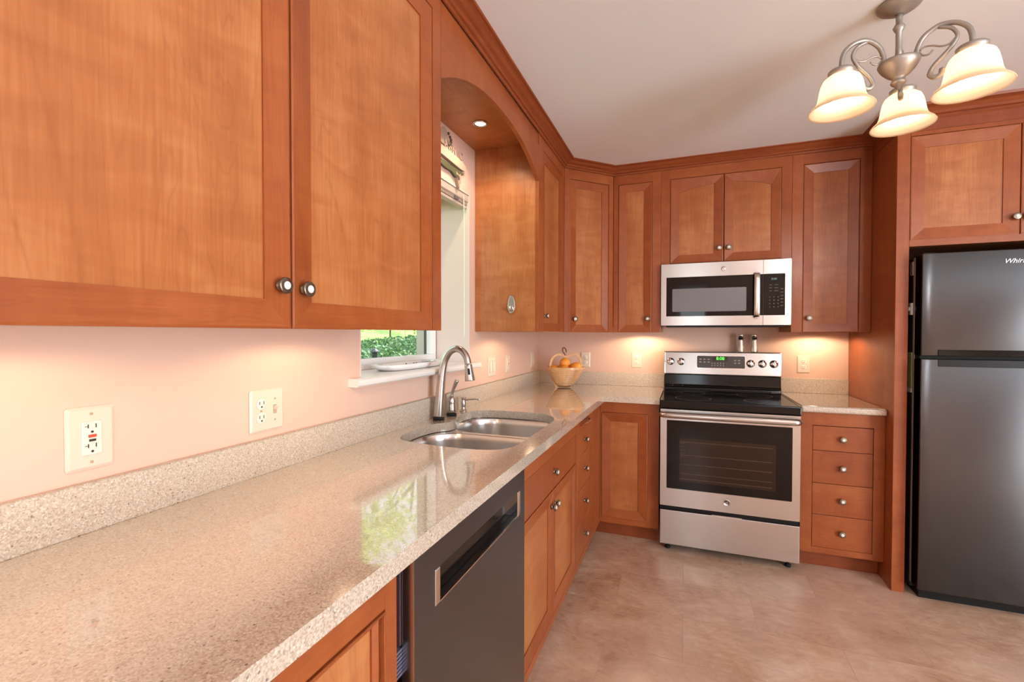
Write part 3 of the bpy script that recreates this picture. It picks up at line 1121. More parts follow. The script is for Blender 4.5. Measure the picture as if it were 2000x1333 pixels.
# ------------------------------------------------------------------ sink
sk = thing('sink', (0.32, -1.76, ZT - 0.21), 'double-bowl undermount stainless steel sink', 'sink')
ZS = ZT - 0.002


def bowl_outline(y0, y1, back):
    o = rrect(back, 0.552, y0, y1, [0.075, 0.15, 0.15, 0.075], 8)
    return o


bowls = [bowl_outline(-2.125, -1.775, 0.088), bowl_outline(-1.742, -1.398, 0.100)]
fl = rrect(0.058, 0.590, -2.17, -1.36, 0.06, 5)
slab('flange', fl, [bowls[0], bowls[1]], ZS - 0.002, ZS, sk.location, 'sink_steel', sk, bevel=0)
for i, ol in enumerate(bowls):
    cx = sum(p[0] for p in ol) / len(ol); cy = sum(p[1] for p in ol) / len(ol)
    rings = []
    for k, (sc, z) in enumerate(((1.012, 0.0005), (1.0, -0.003), (0.985, -0.03), (0.965, -0.12), (0.95, -0.155), (0.91, -0.178), (0.84, -0.188), (0.15, -0.194))):
        rings.append([Vector((cx + (x - cx) * sc, cy + (y - cy) * sc, ZS + z)) for x, y in ol])
    b_ = MB().loft(rings, True, False, False, True).build('bowl', 'sink_steel', sk)
    MB().lathe([(0.045, 0.0), (0.044, 0.003), (0.036, 0.001), (0.030, -0.004), (0.002, -0.005)], (cx, cy, ZS - 0.1925), seg=24).build('drain', 'chrome', b_)

# ------------------------------------------------------------------ faucet, lever, soap pump
fy, fx = -1.715, 0.062
fa = thing('faucet', (fx, fy, ZC), 'tall curved brushed nickel pull-down faucet behind the sink', 'faucet')
MB().lathe([(0.0265, 0), (0.0265, 0.012), (0.024, 0.0145)], (fx, fy, ZC), seg=28).build('base_ring', 'black_plastic', fa)
pts = [(fx, fy, 0.9295), (fx + 0.003, fy, 0.98), (fx + 0.008, fy, 1.04), (fx + 0.014, fy, 1.10), (fx + 0.022, fy, 1.15), (fx + 0.036, fy, 1.195), (fx + 0.060, fy, 1.228), (fx + 0.092, fy, 1.240), (fx + 0.122, fy, 1.228), (fx + 0.142, fy, 1.200), (fx + 0.149, fy, 1.173)]
pp = catmull(pts, 5)
rr_ = []
for p in pp:
    t = (p.x - fx) / 0.149
    rr_.append(0.0245 - 0.0085 * min(1, max(0, (p.z - 0.93) / 0.24)) if t < 0.3 else 0.0160 - 0.001 * (t - 0.3))
MB().tube(pp, rr_, 22).build('spout', 'faucet_steel', fa)
d0 = Vector((0.13, 0, -1)).normalized()
sp = Vector((fx + 0.1493, fy, 1.1718))
h_ = MB().lathe([(0.0158, 0.0), (0.0170, 0.003), (0.0172, 0.01), (0.0190, 0.035), (0.0218, 0.060), (0.0226, 0.070), (0.0222, 0.074), (0.019, 0.074), (0.002, 0.072)], sp, d0, seg=28).build('spray_head', 'faucet_steel', fa)
e_ = Vector((0.40, -0.85, 0.05)).normalized()
bt = MB()
q0 = sp + d0 * 0.018
e_ = (e_ - d0 * e_.dot(d0)).normalized()
e2 = d0.cross(e_)
P8 = []
for (a_, b_2, rad) in ((-0.005, 0.0, 0.0172), (0.005, 0.0, 0.0172), (0.005, 0.028, 0.0200), (-0.005, 0.028, 0.0200)):
    P8.append(q0 + d0 * b_2 + e2 * a_ + e_ * (rad + 0.0012))
P9 = [p - e_ * 0.004 for p in P8]
bt.loft([P9, P8], True, False, True, False)
bt.build('spray_button', 'black_plastic', h_, bevel=0.001)

MB().lathe([(0.0245, 0), (0.0245, 0.010), (0.022, 0.013)], (0.066, -1.60, ZC), seg=24).build('lever_base_ring', 'black_plastic', fa)
fh = MB().lathe([(0.0225, 0.0128), (0.0218, 0.03), (0.0200, 0.055), (0.0198, 0.058), (0.0200, 0.061), (0.0205, 0.07), (0.0185, 0.083), (0.013, 0.092), (0.006, 0.096), (0.001, 0.097)], (0.066, -1.60, ZC), seg=26).build('lever_body', 'faucet_steel', fa)
MB().tube(catmull([(0.067, -1.60, 1.005), (0.071, -1.600, 1.03), (0.082, -1.598, 1.058), (0.094, -1.596, 1.086)], 4), [0.0075, 0.0072, 0.007, 0.007, 0.007, 0.0072, 0.0075, 0.008, 0.0085, 0.009, 0.0095, 0.0098, 0.0098], 14).build('lever', 'faucet_steel', fh)

sd = thing('soap_dispenser', (0.066, -1.474, ZC), 'short brushed nickel soap dispenser with a thin nozzle', 'soap dispenser')
MB().lathe([(0.020, 0), (0.0195, 0.004), (0.013, 0.010), (0.0105, 0.014), (0.0118, 0.026), (0.0125, 0.040), (0.0112, 0.052), (0.0095, 0.058), (0.0115, 0.064), (0.0145, 0.068), (0.0135, 0.071), (0.002, 0.072)], (0.066, -1.474, ZC), seg=22).build('body', 'faucet_steel', sd)
MB().tube(catmull([(0.073, -1.474, 0.9735), (0.10, -1.470, 0.977), (0.128, -1.466, 0.979), (0.150, -1.464, 0.976)], 4), [0.0045] * 4 + [0.004] * 4 + [0.0032] * 5, 10).build('nozzle', 'faucet_steel', sd)

# ------------------------------------------------------------------ dishwasher
dw = thing('dishwasher', (0.32, -2.47, 0), 'dark slate dishwasher under the counter with a pocket handle', 'dishwasher')
y0, y1, xf = -2.797, -2.146, 0.626
MB(LEFT).box(y0 + 0.012, y1 - 0.006, 0.03, xf - 0.045, 0.02, ZT - 0.006).build('tub', 'black_matte', dw)
m = MB(LEFT)
py0, py1, pz0, pz1 = -2.715, -2.19, 0.735, 0.812
m.box(y0, y1, xf - 0.043, xf - 0.026, 0.115, ZT - 0.006)
m.box(y0, y1, xf - 0.026, xf, 0.115, pz0).box(y0, y1, xf - 0.026, xf, pz1, ZT - 0.006)
m.box(y0, py0, xf - 0.026, xf, pz0, pz1).box(py1, y1, xf - 0.026, xf, pz0, pz1)
dd = m.build('front_panel', 'slate_steel', dw)
MB(LEFT).box(py0 + 0.02, py1 - 0.02, xf - 0.0255, xf - 0.0235, pz0 + 0.001, pz1 - 0.001).build('handle_pocket', 'black_enamel', dd)
for ya in (py0, py1 - 0.020):
    MB(LEFT).box(ya, ya + 0.020, xf - 0.0255, xf + 0.0015, pz0, pz1).build('pocket_end_cap', 'chrome', dd, bevel=0.002)
MB(LEFT).box(py0 + 0.02, py1 - 0.02, xf - 0.003, xf + 0.001, pz0, pz0 + 0.003).build('pocket_lip', 'chrome', dd)
MB(LEFT).box(y0 - 0.0008, y0 + 0.001, xf - 0.026, xf + 0.0003, 0.115, ZT - 0.006).build('edge_strip', 'nickel', dd)
MB(LEFT).box(y0 - 0.006, y0 - 0.001, xf - 0.043, xf - 0.028, 0.70, ZT - 0.006).build('side_spacer', 'spacer_plum', dw)
m = MB(LEFT)
for k in range(7):
    z = 0.690 - k * 0.008
    m.box(y0 - 0.020, y0 - 0.001, xf - 0.040, xf - 0.026, z, z + 0.005)
m.box(y0 - 0.018, y0 - 0.001, xf - 0.045, xf - 0.034, 0.634, 0.696)
m.build('ridged_spring_clip', 'hinge_blue', dw)
MB(LEFT).box(y0 + 0.01, y1 - 0.01, xf - 0.11, xf - 0.095, 0.0, 0.11).build('toe_panel', 'black_matte', dw)

# ------------------------------------------------------------------ range
rg = thing('range', (1.34, -0.34, 0), 'freestanding stainless electric range with black glass cooktop', 'range')
RF = -0.6623
R = Frame((0, RF, 0), (1, 0, 0), (0, -1, 0))
MB().box(RX0 + 0.003, RX1 - 0.003, RF + 0.045, -0.03, 0.045, 0.862).build('body', 'black_matte', rg)
# cooktop
m = MB()
m.box(RX0 - 0.002, RX1 + 0.002, RF - 0.004, -0.105, 0.863, 0.910)
ckt = m.build('cooktop', 'black_enamel', rg, bevel=0.006, seg=3)
for (x, y, r) in ((1.16, -0.50, 0.10), (1.53, -0.50, 0.085), (1.16, -0.24, 0.075), (1.53, -0.24, 0.10)):
    MB().lathe([(r, 0.0), (r + 0.002, 0.0005), (r + 0.004, 0.0)], (x, y, 0.9101), seg=40, cap0=False, cap1=False).build('burner_ring', 'print_dim', ckt)
for xa in (RX0 + 0.002, RX1 - 0.006):
    MB().box(xa, xa + 0.004, RF + 0.01, -0.11, 0.9095, 0.912).build('side_trim', 'stainless', ckt)
# backguard
prof = [(-0.030, 0.905), (-0.105, 0.905), (-0.112, 0.912), (-0.108, 0.934), (-0.120, 0.938), (-0.118, 0.944), (-0.104, 0.952), (-0.098, 1.023), (-0.030, 1.023)]
m = MB()
i0 = [Vector((RX0 + 0.002, p[0], p[1])) for p in prof]
i1 = [Vector((RX1 - 0.002, p[0], p[1])) for p in prof]
m.loft([i0, i1], True, True, True, False)
bk = m.build('backguard_riser', 'black_enamel', rg, bevel=0.003)
MB().box(RX0 + 0.06, RX1 - 0.06, -0.1135, -0.109, 0.918, 0.923).build('vent_slot', 'black_matte', bk)
prof = [(-0.028, 1.0235), (-0.104, 1.0235), (-0.107, 1.028), (-0.088, 1.178), (-0.082, 1.183), (-0.028, 1.183)]
m = MB()
m.loft([[Vector((x, p[0], p[1])) for p in prof] for x in (RX0 + 0.003, RX1 - 0.003)], True, True, True, False)
cp = m.build('control_panel', 'stainless', rg, bevel=0.003)
for xs_ in ((RX0 - 0.001, RX0 + 0.006), (RX1 - 0.006, RX1 + 0.001)):
    MB().loft([[Vector((x, p[0] - (0.0035 if p[0] < -0.05 else 0), p[1] + 0.001)) for p in prof] for x in xs_], True, True, True, False).build('end_cap', 'chrome', cp, bevel=0.002)
# control face frame, tilted back
ta = math.atan2(0.019, 0.150)
cn = Vector((0, -math.cos(ta), math.sin(ta)))
cu = Vector((0, math.sin(ta), math.cos(ta)))


def CPt(x, z, d):
    """point on the tilted control face at height z, d out of it"""
    y = -0.107 + (z - 1.028) * (0.019 / 0.150)
    return Vector((x, y, z)) + cn * d


def cplate(x0, x1, z0, z1, d0, d1, name, mt, parent, r=0.006):
    pl = rrect(x0, x1, z0, z1, r, 3)
    return MB().loft([[CPt(x, z, d0) for x, z in pl], [CPt(x, z, d1) for x, z in pl]], True, False, True, False).build(name, mt, parent)


cplate(1.186, 1.494, 1.068, 1.159, -0.001, 0.0016, 'display_bezel', 'chrome', cp, 0.008)
dpn = cplate(1.190, 1.490, 1.072, 1.155, 0.0, 0.0026, 'display_panel', 'display_black', cp, 0.006)
cplate(1.288, 1.385, 1.117, 1.150, 0.002, 0.0031, 'clock_window', 'display_window', dpn, 0.001)


def ctext(name, body, size, x, z, mt, parent, d=0.0033):
    c_ = bpy.data.curves.new(name, 'FONT')
    c_.body = body; c_.size = size; c_.align_x = 'CENTER'; c_.align_y = 'CENTER'; c_.extrude = 0.0003
    c_.materials.append(M[mt])
    o = bpy.data.objects.new(name, c_)
    COL.objects.link(o)
    Rm = Matrix(((1, 0, 0), (0, cu.y, cn.y), (0, cu.z, cn.z)))
    return to_mesh(o, name, mt, parent, CPt(x, z, d) - root_loc(parent), Rm.to_euler())


ctext('clock_digits', '8:08', 0.030, 1.338, 1.137, 'led_green', dpn)
m = MB()
for ix in range(3):
    for iz in range(2):
        x = 1.212 + ix * 0.026; z = 1.112 + iz * 0.019
        cplate(x - .007, x + .007, z - .003, z + .003, 0.002, 0.0029, 'touch_key', 'print_grey', dpn, .001)
for ix in range(5):
    for iz in range(2):
        x = 1.286 + ix * 0.018; z = 1.090 + iz * 0.015
        cplate(x - .003, x + .003, z - .003, z + .003, 0.002, 0.0029, 'touch_key', 'print_grey', dpn, .001)
for ix in range(2):
    for iz in range(2):
        x = 1.43 + ix * 0.024; z = 1.108 + iz * 0.018
        cplate(x - .006, x + .006, z - .003, z + .003, 0.002, 0.0029, 'touch_key', 'print_grey', dpn, .001)
for x, z in ((1.016, 1.112), (1.086, 1.112), (1.524, 1.107), (1.594, 1.107), (1.662, 1.107)):
    k = MB().lathe([(0.026, 0.0), (0.026, 0.004), (0.0225, 0.006), (0.0215, 0.022), (0.0195, 0.0255), (0.002, 0.026)], CPt(x, z, 0), cn, seg=26).build('control_knob', 'chrome', cp)
    b0 = CPt(x, z, 0.0255)
    rx = Vector((1, 0, 0)) * 0.0035
    MB().loft([[b0 - rx - cu * 0.019, b0 + rx - cu * 0.019, b0 + rx + cu * 0.019, b0 - rx + cu * 0.019], [p + cn * 0.008 for p in (b0 - rx * .6 - cu * 0.018, b0 + rx * .6 - cu * 0.018, b0 + rx * .6 + cu * 0.018, b0 - rx * .6 + cu * 0.018)]], True, False, True, False).build('grip', 'nickel', k)
# oven door
m = MB(R)
gx0, gx1, gz0, gz1 = 1.013, 1.665, 0.386, 0.793
m.box(RX0 + 0.002, RX1 - 0.002, -0.042, -0.012, 0.279, 0.858)
m.box(RX0 + 0.002, gx0, -0.012, 0, 0.279, 0.858).box(gx1, RX1 - 0.002, -0.012, 0, 0.279, 0.858)
m.box(gx0, gx1, -0.012, 0, 0.279, gz0).box(gx0, gx1, -0.012, 0, gz1, 0.858)
od = m.build('oven_door', 'stainless', rg)
def rr_plate(F, a0, a1, z0, z1, r, d0, d1, name, mt, parent, bevel=0.0):
    return MB(F).prism(rrect(a0, a1, z0, z1, r, 4), d0, d1, axis='d').build(name, mt, parent, bevel=bevel)
ow = rr_plate(R, gx0 - 0.001, gx1 + 0.001, gz0 - 0.001, gz1 + 0.001, 0.004, -0.0118, 0.001, 'oven_glass', 'glass_black', od)
iw = rr_plate(R, 1.083, 1.588, 0.432, 0.690, 0.002, 0.0, 0.0013, 'inner_window', 'oven_window', ow)
m = MB(R)
for z in (0.668, 0.590, 0.535, 0.480, 0.448):
    m.box(1.09, 1.57, 0.0010, 0.0016, z, z + 0.0016)
for k in range(5):
    m.box(1.088, 1.115, 0.0010, 0.0016, 0.66 - 0.02 * k, 0.6612 - 0.02 * k)
m.build('rack_line', 'rack_wire', iw)
# door handle bar
m = MB()
hz, hd = 0.829, 0.036
hp = [R.p(RX0 + 0.012, hd * 0.5, hz), R.p(RX0 + 0.03, hd, hz)] + [R.p(x, hd + 0.006 * math.sin((x - RX0) / 0.733 * PI), hz) for x in (1.1, 1.25, 1.34, 1.45, 1.6)] + [R.p(RX1 - 0.03, hd, hz), R.p(RX1 - 0.012, hd * 0.5, hz)]
m.tube(catmull(hp, 4), 0.0178, 16)
hb = m.build('door_handle', 'stainless', od)
for xa in (RX0 + 0.006, RX1 - 0.022):
    MB(R).box(xa, xa + 0.016, 0, hd * 0.7, hz - 0.016, hz + 0.016).build('handle_bracket', 'stainless', hb, bevel=0.004)
lg = MB().lathe([(0.019, 0.0), (0.019, 0.002), (0.016, 0.003), (0.0155, 0.002), (0.001, 0.002)], R.p(1.341, 0, 0.336), R.n, seg=28).build('round_badge', 'logo_silver', od)
text('badge_monogram', 'GE', 0.020, R, 1.341, 0.003, 0.336, 'display_black', lg, shear=0.2)
# storage drawer
dr = MB(R).box(RX0 + 0.002, RX1 - 0.002, -0.045, 0, 0.046, 0.252).build('storage_drawer', 'stainless', rg, bevel=0.003)
MB(R).box(1.262, 1.420, -0.014, 0.0015, 0.2525, 0.2575).build('drawer_pull', 'nickel', dr)
MB(R).box(RX0 + 0.004, RX1 - 0.004, -0.044, -0.016, 0.2525, 0.2785).build('gap_trim', 'black_matte', rg)
m = MB()
for x in (1.02, 1.66):
    MB().lathe([(0.016, 0.0), (0.016, 0.012), (0.008, 0.014), (0.008, 0.0445)], (x, RF + 0.06, 0.0), seg=14).build('foot', 'black_plastic', rg)
    MB().lathe([(0.016, 0.0), (0.016, 0.012), (0.008, 0.014), (0.008, 0.0445)], (x, -0.10, 0.0), seg=14).build('foot', 'black_plastic', rg)

# shakers on the range's back
for x, lab in ((1.468, 'left of two waisted steel shakers standing on the range back'), (1.551, 'right of two waisted steel shakers standing on the range back')):
    t = thing('pepper_mill', (x, -0.055, 1.184), lab, 'shaker', 'steel shakers on the range')
    MB().lathe([(0.0205, 0), (0.021, 0.004), (0.0195, 0.03), (0.0165, 0.062), (0.0165, 0.075), (0.0185, 0.10)], (x, -0.055, 1.184), seg=26).build('body', 'nickel', t)
    MB().lathe([(0.0187, 0.1003), (0.0205, 0.113), (0.0212, 0.117), (0.020, 0.119), (0.002, 0.1185)], (x, -0.055, 1.184), seg=26).build('cap', 'chrome', t)

# ------------------------------------------------------------------ microwave
mw = thing('microwave', (1.33, -0.2, 1.362), 'stainless over-the-range microwave with black glass door', 'microwave')
MF = -0.402
Q = Frame((0, MF, 0), (1, 0, 0), (0, -1, 0))
mx0, mx1, mz0, mz1 = 0.9625, 1.7015, 1.362, 1.758
MB().box(mx0, mx1, MF + 0.033, -0.002, 1.372, mz1).build('case', 'black_matte', mw)
m = MB().box(mx0 + 0.03, mx1 - 0.03, MF + 0.04, -0.03, 1.352, 1.3715)
m.build('underside_vent', 'black_plastic', mw)
split = 1.5525
m = MB(Q)
wx0, wx1, wz0, wz1 = 0.995, 1.512, 1.421, 1.672
m.box(mx0, split - 0.001, -0.032, -0.010, mz0, mz1)
m.box(mx0, wx0, -0.010, 0, mz0, mz1).box(wx0, split - 0.001, -0.010, 0, mz0, wz0).box(wx0, split - 0.001, -0.010, 0, wz1, mz1)
md = m.build('door', 'stainless', mw)
gp = MB(Q).box(wx0, split - 0.0012, -0.0098, 0.0006, wz0, wz1).build('door_glass', 'glass_black', md)
rr_plate(Q, 1.032, 1.461, 1.450, 1.597, 0.006, 0.0, 0.0011, 'viewing_window', 'mesh_grey', gp)
m = MB()
hh = [Q.p(1.516, 0.012, 1.408), Q.p(1.516, 0.030, 1.428)] + [Q.p(1.516, 0.036, z) for z in (1.48, 1.54, 1.60)] + [Q.p(1.516, 0.030, 1.66), Q.p(1.516, 0.012, 1.68)]
hc = catmull(hh, 4)
m.loft([[p + Vector((0.0165 * math.cos(t), -0.006 * math.sin(t), 0)) for t in (2 * PI * k / 20 for k in range(20))] for p in hc], True, True, True, True)
mh = m.build('door_handle', 'nickel', md)
for za in (1.404, 1.664):
    MB(Q).box(1.506, 1.526, 0, 0.02, za, za + 0.02).build('handle_mount', 'nickel', mh, bevel=0.003)
lg = MB().lathe([(0.014, 0.0), (0.014, 0.002), (0.012, 0.003), (0.001, 0.002)], Q.p(1.332, 0, 1.715), Q.n, seg=28).build('round_badge', 'logo_silver', md)
text('badge_monogram', 'GE', 0.015, Q, 1.332, 0.003, 1.715, 'display_black', lg, shear=0.2)
m = MB(Q)
m.box(split + 0.001, mx1, -0.032, -0.010, mz0, mz1)
m.box(1.669, mx1, -0.010, 0, mz0, mz1).box(split + 0.001, 1.669, -0.010, 0, mz0, wz0).box(split + 0.001, 1.669, -0.010, 0, wz1, mz1)
cpn = m.build('control_panel', 'stainless', mw)
kp = MB(Q).box(split + 0.0012, 1.6688, -0.0098, 0.0006, wz0 + .0002, wz1 - .0002).build('keypad', 'glass_black', cpn)
text('clock_digits', '8:08', 0.017, Q, 1.610, 0.0008, 1.640, 'led_pale', kp, 0.0002)
def mkey(a0, a1, z0, z1):
    MB(Q).box(a0, a1, 0.0004, 0.0010, z0, z1).build('touch_key', 'print_dim', kp)


for iz in range(4):
    for ix in range(3):
        mkey(1.585 + ix * 0.022, 1.592 + ix * 0.022, 1.468 + iz * 0.020, 1.475 + iz * 0.020)
for iz in range(6):
    mkey(1.645, 1.660, 1.476 + iz * 0.020, 1.482 + iz * 0.020)
for iz in range(3):
    mkey(1.585, 1.600, 1.566 + iz * 0.018, 1.571 + iz * 0.018)
    mkey(1.612, 1.632, 1.566 + iz * 0.018, 1.571 + iz * 0.018)

# ------------------------------------------------------------------ refrigerator
fr = thing('refrigerator', (2.55, -0.38, 0), 'dark stainless top-freezer refrigerator in the cherry alcove', 'refrigerator')
FX0, FX1, FY = 2.184, 2.925, -0.766
MB().box(FX0 + 0.004, FX1 - 0.004, -0.67, -0.04, 0.03, 1.690).build('cabinet_body', 'fridge_side', fr)
MB().box(FX0 + 0.001, FX1 - 0.001, -0.690, -0.6705, 0.055, 1.690).build('door_gasket', 'gasket', fr)


def fdoor(name, z0, z1):
    rings = []
    n = 14
    pl = []
    for k in range(n + 1):
        t = k / n
        x = FX0 + (FX1 - FX0) * t
        e = 1 - (2 * t - 1) ** 2
        pl.append((x, FY - 0.007 * e))
    pl += [(FX1, -0.6905), (FX0, -0.6905)]
    m = MB()
    m.prism(pl, z0, z1, axis='z', smooth=False)
    for i in range(2, 2 + n):
        m.sm[i] = True
    return m.build(name, 'fridge_steel', fr)


fd = fdoor('freezer_door', 1.203, 1.697)
rd = fdoor('fresh_food_door', 0.056, 1.187)
for d_, nm in ((fd, 'f'), (rd, 'r')):
    b = d_.modifiers.new('bevel', 'BEVEL'); b.width = 0.004; b.segments = 2; b.limit_method = 'ANGLE'; b.angle_limit = 0.9
MB().box(FX0 + 0.003, FX1 - 0.003, -0.745, -0.692, 1.1875, 1.2025).build('door_gap', 'black_matte', fr)
m = MB()
def fbar(z0, z1, d0, d1):
    xs = [2.247 + k * (FX1 - 2.255) / 8 for k in range(9)]
    def y(x, d):
        t = (x - FX0) / (FX1 - FX0)
        return FY - 0.007 * (1 - (2 * t - 1) ** 2) - d
    rings = [[Vector((x, y(x, d0), z0)), Vector((x, y(x, d1), z0)), Vector((x, y(x, d1), z1)), Vector((x, y(x, d0), z1))] for x in xs]
    return MB().loft(rings, True, True, True, False)
fbar(1.2035, 1.232, -0.004, 0.004).build('handle_bar', 'black_enamel', fd, bevel=0.002)
fbar(1.152, 1.1865, -0.004, 0.002).build('handle_pocket', 'black_plastic', rd, bevel=0.002)
FQ = Frame((0, FY - 0.0072, 0), (1, 0, 0), (0, -1, 0))
text('nameplate', 'Whirlpool', 0.030, FQ, 2.478, 0.0005, 1.643, 'logo_silver', fd, 0.0015, align='LEFT', shear=0.35)
MB().box(FX0 + 0.02, FX1 - 0.02, -0.72, -0.60, 0.0, 0.054).build('base_grille', 'black_matte', fr)
MB().box(FX0 + 0.01, FX0 + 0.06, -0.74, -0.66, 1.6905, 1.7045).build('hinge_cover', 'black_plastic', fr, bevel=0.003)

# small things stuck on the refrigerator's side
mgx = FX0 + 0.0035
t = thing('note_paper', (mgx, -0.645, 1.1), 'strip of green paper hanging on the side of the refrigerator', 'paper')
MB().box(mgx - 0.004, mgx, -0.664, -0.625, 1.035, 1.215).build('sheet', 'paper_green', t)
MB().box(mgx - 0.005, mgx, -0.664, -0.625, 1.012, 1.033).build('lower_edge', 'paper_white', t)
t = thing('magnet_clip', (mgx, -0.645, 1.43), 'white plastic clip stuck on the side of the refrigerator', 'clip')
MB().box(mgx - 0.012, mgx, -0.668, -0.648, 1.405, 1.465).build('clip_body', 'paper_white', t, bevel=0.002)
MB().box(mgx - 0.018, mgx - 0.0122, -0.664, -0.652, 1.425, 1.445).build('clip_jaw', 'paper_white', t, bevel=0.002)
t = thing('patterned_magnet', (mgx, -0.645, 1.64), 'small black and tan magnet high on the side of the refrigerator', 'magnet')
MB().box(mgx - 0.006, mgx, -0.668, -0.640, 1.605, 1.672).build('backing', 'tan_print', t)
m = MB()
for k in range(6):
    m.box(mgx - 0.0068, mgx - 0.006, -0.667 + 0.004 * (k % 3), -0.660 + 0.004 * (k % 3), 1.610 + k * 0.010, 1.615 + k * 0.010)
m.build('printed_pattern', 'slot_dark', t)

# ------------------------------------------------------------------ outlets and switches


def plate(name, F, a, z, w_, h_, label, cat, devices, grp=None, mt='plate_plastic'):
    t = thing(name, F.p(a, 0.0, z), label, cat, grp)
    m = MB(F)
    o1 = rrect(a - w_ / 2, a + w_ / 2, z - h_ / 2, z + h_ / 2, 0.005, 3)
    o2 = rrect(a - w_ / 2 + 0.006, a + w_ / 2 - 0.006, z - h_ / 2 + 0.006, z + h_ / 2 - 0.006, 0.004, 3)
    m.loft([[F.p(x, 0.0005, y) for x, y in o1], [F.p(x, 0.003, y) for x, y in o1], [F.p(x, 0.0065, y) for x, y in o2]], True, True, True, False)
    pl = m.build('cover_plate', mt, t)
    for kind, da in devices:
        ca = a + da
        if kind == 'duplex':
            for dz in (0.0195, -0.0195):
                o = MB().lathe([(0.0165, 0.0060), (0.0165, 0.0085), (0.0155, 0.0092), (0.001, 0.0092)], F.p(ca, 0, z + dz), F.n, seg=24).build('receptacle', 'device_plastic', t)
                for qa in (ca - 0.0075, ca + 0.0055):
                    MB(F).box(qa, qa + 0.002, 0.0085, 0.0096, z + dz - 0.001, z + dz + 0.008).build('blade_slot', 'slot_dark', o)
                MB().lathe([(0.0026, 0.0085), (0.0026, 0.0096), (0.0005, 0.0096)], F.p(ca, 0, z + dz - 0.0075), F.n, seg=10).build('ground_hole', 'slot_dark', o)
            MB().lathe([(0.003, 0.006), (0.0028, 0.0078), (0.0005, 0.008)], F.p(ca, 0, z), F.n, seg=10).build('screw', 'slot_tan', t)
        elif kind == 'toggle':
            o = MB(F).box(ca - 0.006, ca + 0.006, 0.006, 0.0072, z - 0.013, z + 0.013).build('toggle_slot', 'slot_tan', t)
            MB(F).prism([(0.0072, z - 0.002), (0.0185, z + 0.006), (0.020, z + 0.011), (0.0072, z + 0.010)], ca - 0.0045, ca + 0.0045, axis='a').build('toggle', 'device_plastic', o, bevel=0.001)
            for dz in (0.030, -0.030):
                MB().lathe([(0.003, 0.006), (0.0028, 0.0076), (0.0005, 0.0078)], F.p(ca, 0, z + dz), F.n, seg=10).build('screw', 'slot_tan', t)
        elif kind == 'rocker':
            o = MB(F).box(ca - 0.0175, ca + 0.0175, 0.006, 0.0075, z - 0.034, z + 0.034).build('rocker_frame', 'slot_tan', t)
            MB(F).prism([(0.0074, z - 0.032), (0.0125, z - 0.032), (0.0095, z), (0.0082, z + 0.032), (0.0074, z + 0.032)], ca - 0.0155, ca + 0.0155, axis='a').build('rocker', 'device_plastic', o)
        elif kind == 'gfci':
            o = MB(F).box(ca - 0.0168, ca + 0.0168, 0.006, 0.0095, z - 0.0335, z + 0.0335).build('receptacle', 'device_plastic', t, bevel=0.0015)
            for zz in (z + 0.024, z - 0.015):
                MB(F).box(ca - 0.0075, ca - 0.0058, 0.009, 0.0101, zz - 0.004, zz + 0.004).box(ca - 0.012, ca - 0.0076, 0.009, 0.0101, zz - 0.0006, zz + 0.0006).build('blade_slot', 'slot_dark', o)
                MB(F).box(ca + 0.0055, ca + 0.0072, 0.009, 0.0101, zz - 0.004, zz + 0.004).build('blade_slot', 'slot_dark', o)
                MB().lathe([(0.0024, 0.009), (0.0024, 0.0101), (0.0005, 0.0101)], F.p(ca, 0, zz - 0.0115), F.n, seg=10).build('ground_hole', 'slot_dark', o)
            MB(F).box(ca - 0.0065, ca + 0.0065, 0.009, 0.0112, z + 0.0015, z + 0.007).build('reset_button', 'red_button', o)
            MB(F).box(ca - 0.0055, ca + 0.0055, 0.009, 0.0112, z - 0.0065, z - 0.0020).build('test_button', 'slot_dark', o)
            for dz in (0.048, -0.048):
                MB().lathe([(0.003, 0.006), (0.0028, 0.0076), (0.0005, 0.0078)], F.p(ca, 0, z + dz), F.n, seg=10).build('screw', 'slot_tan', t)
    return t


plate('wall_outlet', LEFT, -2.994, 1.100, 0.082, 0.125, 'oversized cream outlet plate with red and black test buttons, nearest the viewer', 'outlet', [('gfci', 0.0)])
plate('wall_outlet', LEFT, -2.581, 1.091, 0.112, 0.118, 'wide cream plate pairing an outlet with a toggle switch', 'outlet', [('duplex', -0.022), ('toggle', 0.024)])
plate('light_switch', LEFT, -0.965, 1.105, 0.115, 0.120, 'double rocker switch plate under the hook, right of the window', 'switch', [('rocker', -0.023), ('rocker', 0.023)])
plate('wall_outlet', LEFT, -0.695, 1.108, 0.075, 0.118, 'single outlet plate right of the double switch on the sink wall', 'outlet', [('gfci', 0)])
plate('light_switch', LEFT, -0.165, 1.106, 0.075, 0.118, 'single rocker switch plate close to the room corner', 'switch', [('rocker', 0)])
plate('wall_outlet', BACK, 0.384, 1.106, 0.075, 0.118, 'cream outlet plate on the back wall beside the fruit basket', 'outlet', [('duplex', 0)])
plate('wall_outlet', BACK, 0.770, 1.112, 0.075, 0.118, 'cream outlet plate on the back wall just left of the range', 'outlet', [('duplex', 0)])
plate('wall_outlet', BACK, 1.850, 1.106, 0.075, 0.118, 'cream outlet plate on the back wall right of the range', 'outlet', [('duplex', 0)])

# ------------------------------------------------------------------ under-cabinet lights
WARM = (1.0, 0.73, 0.46)


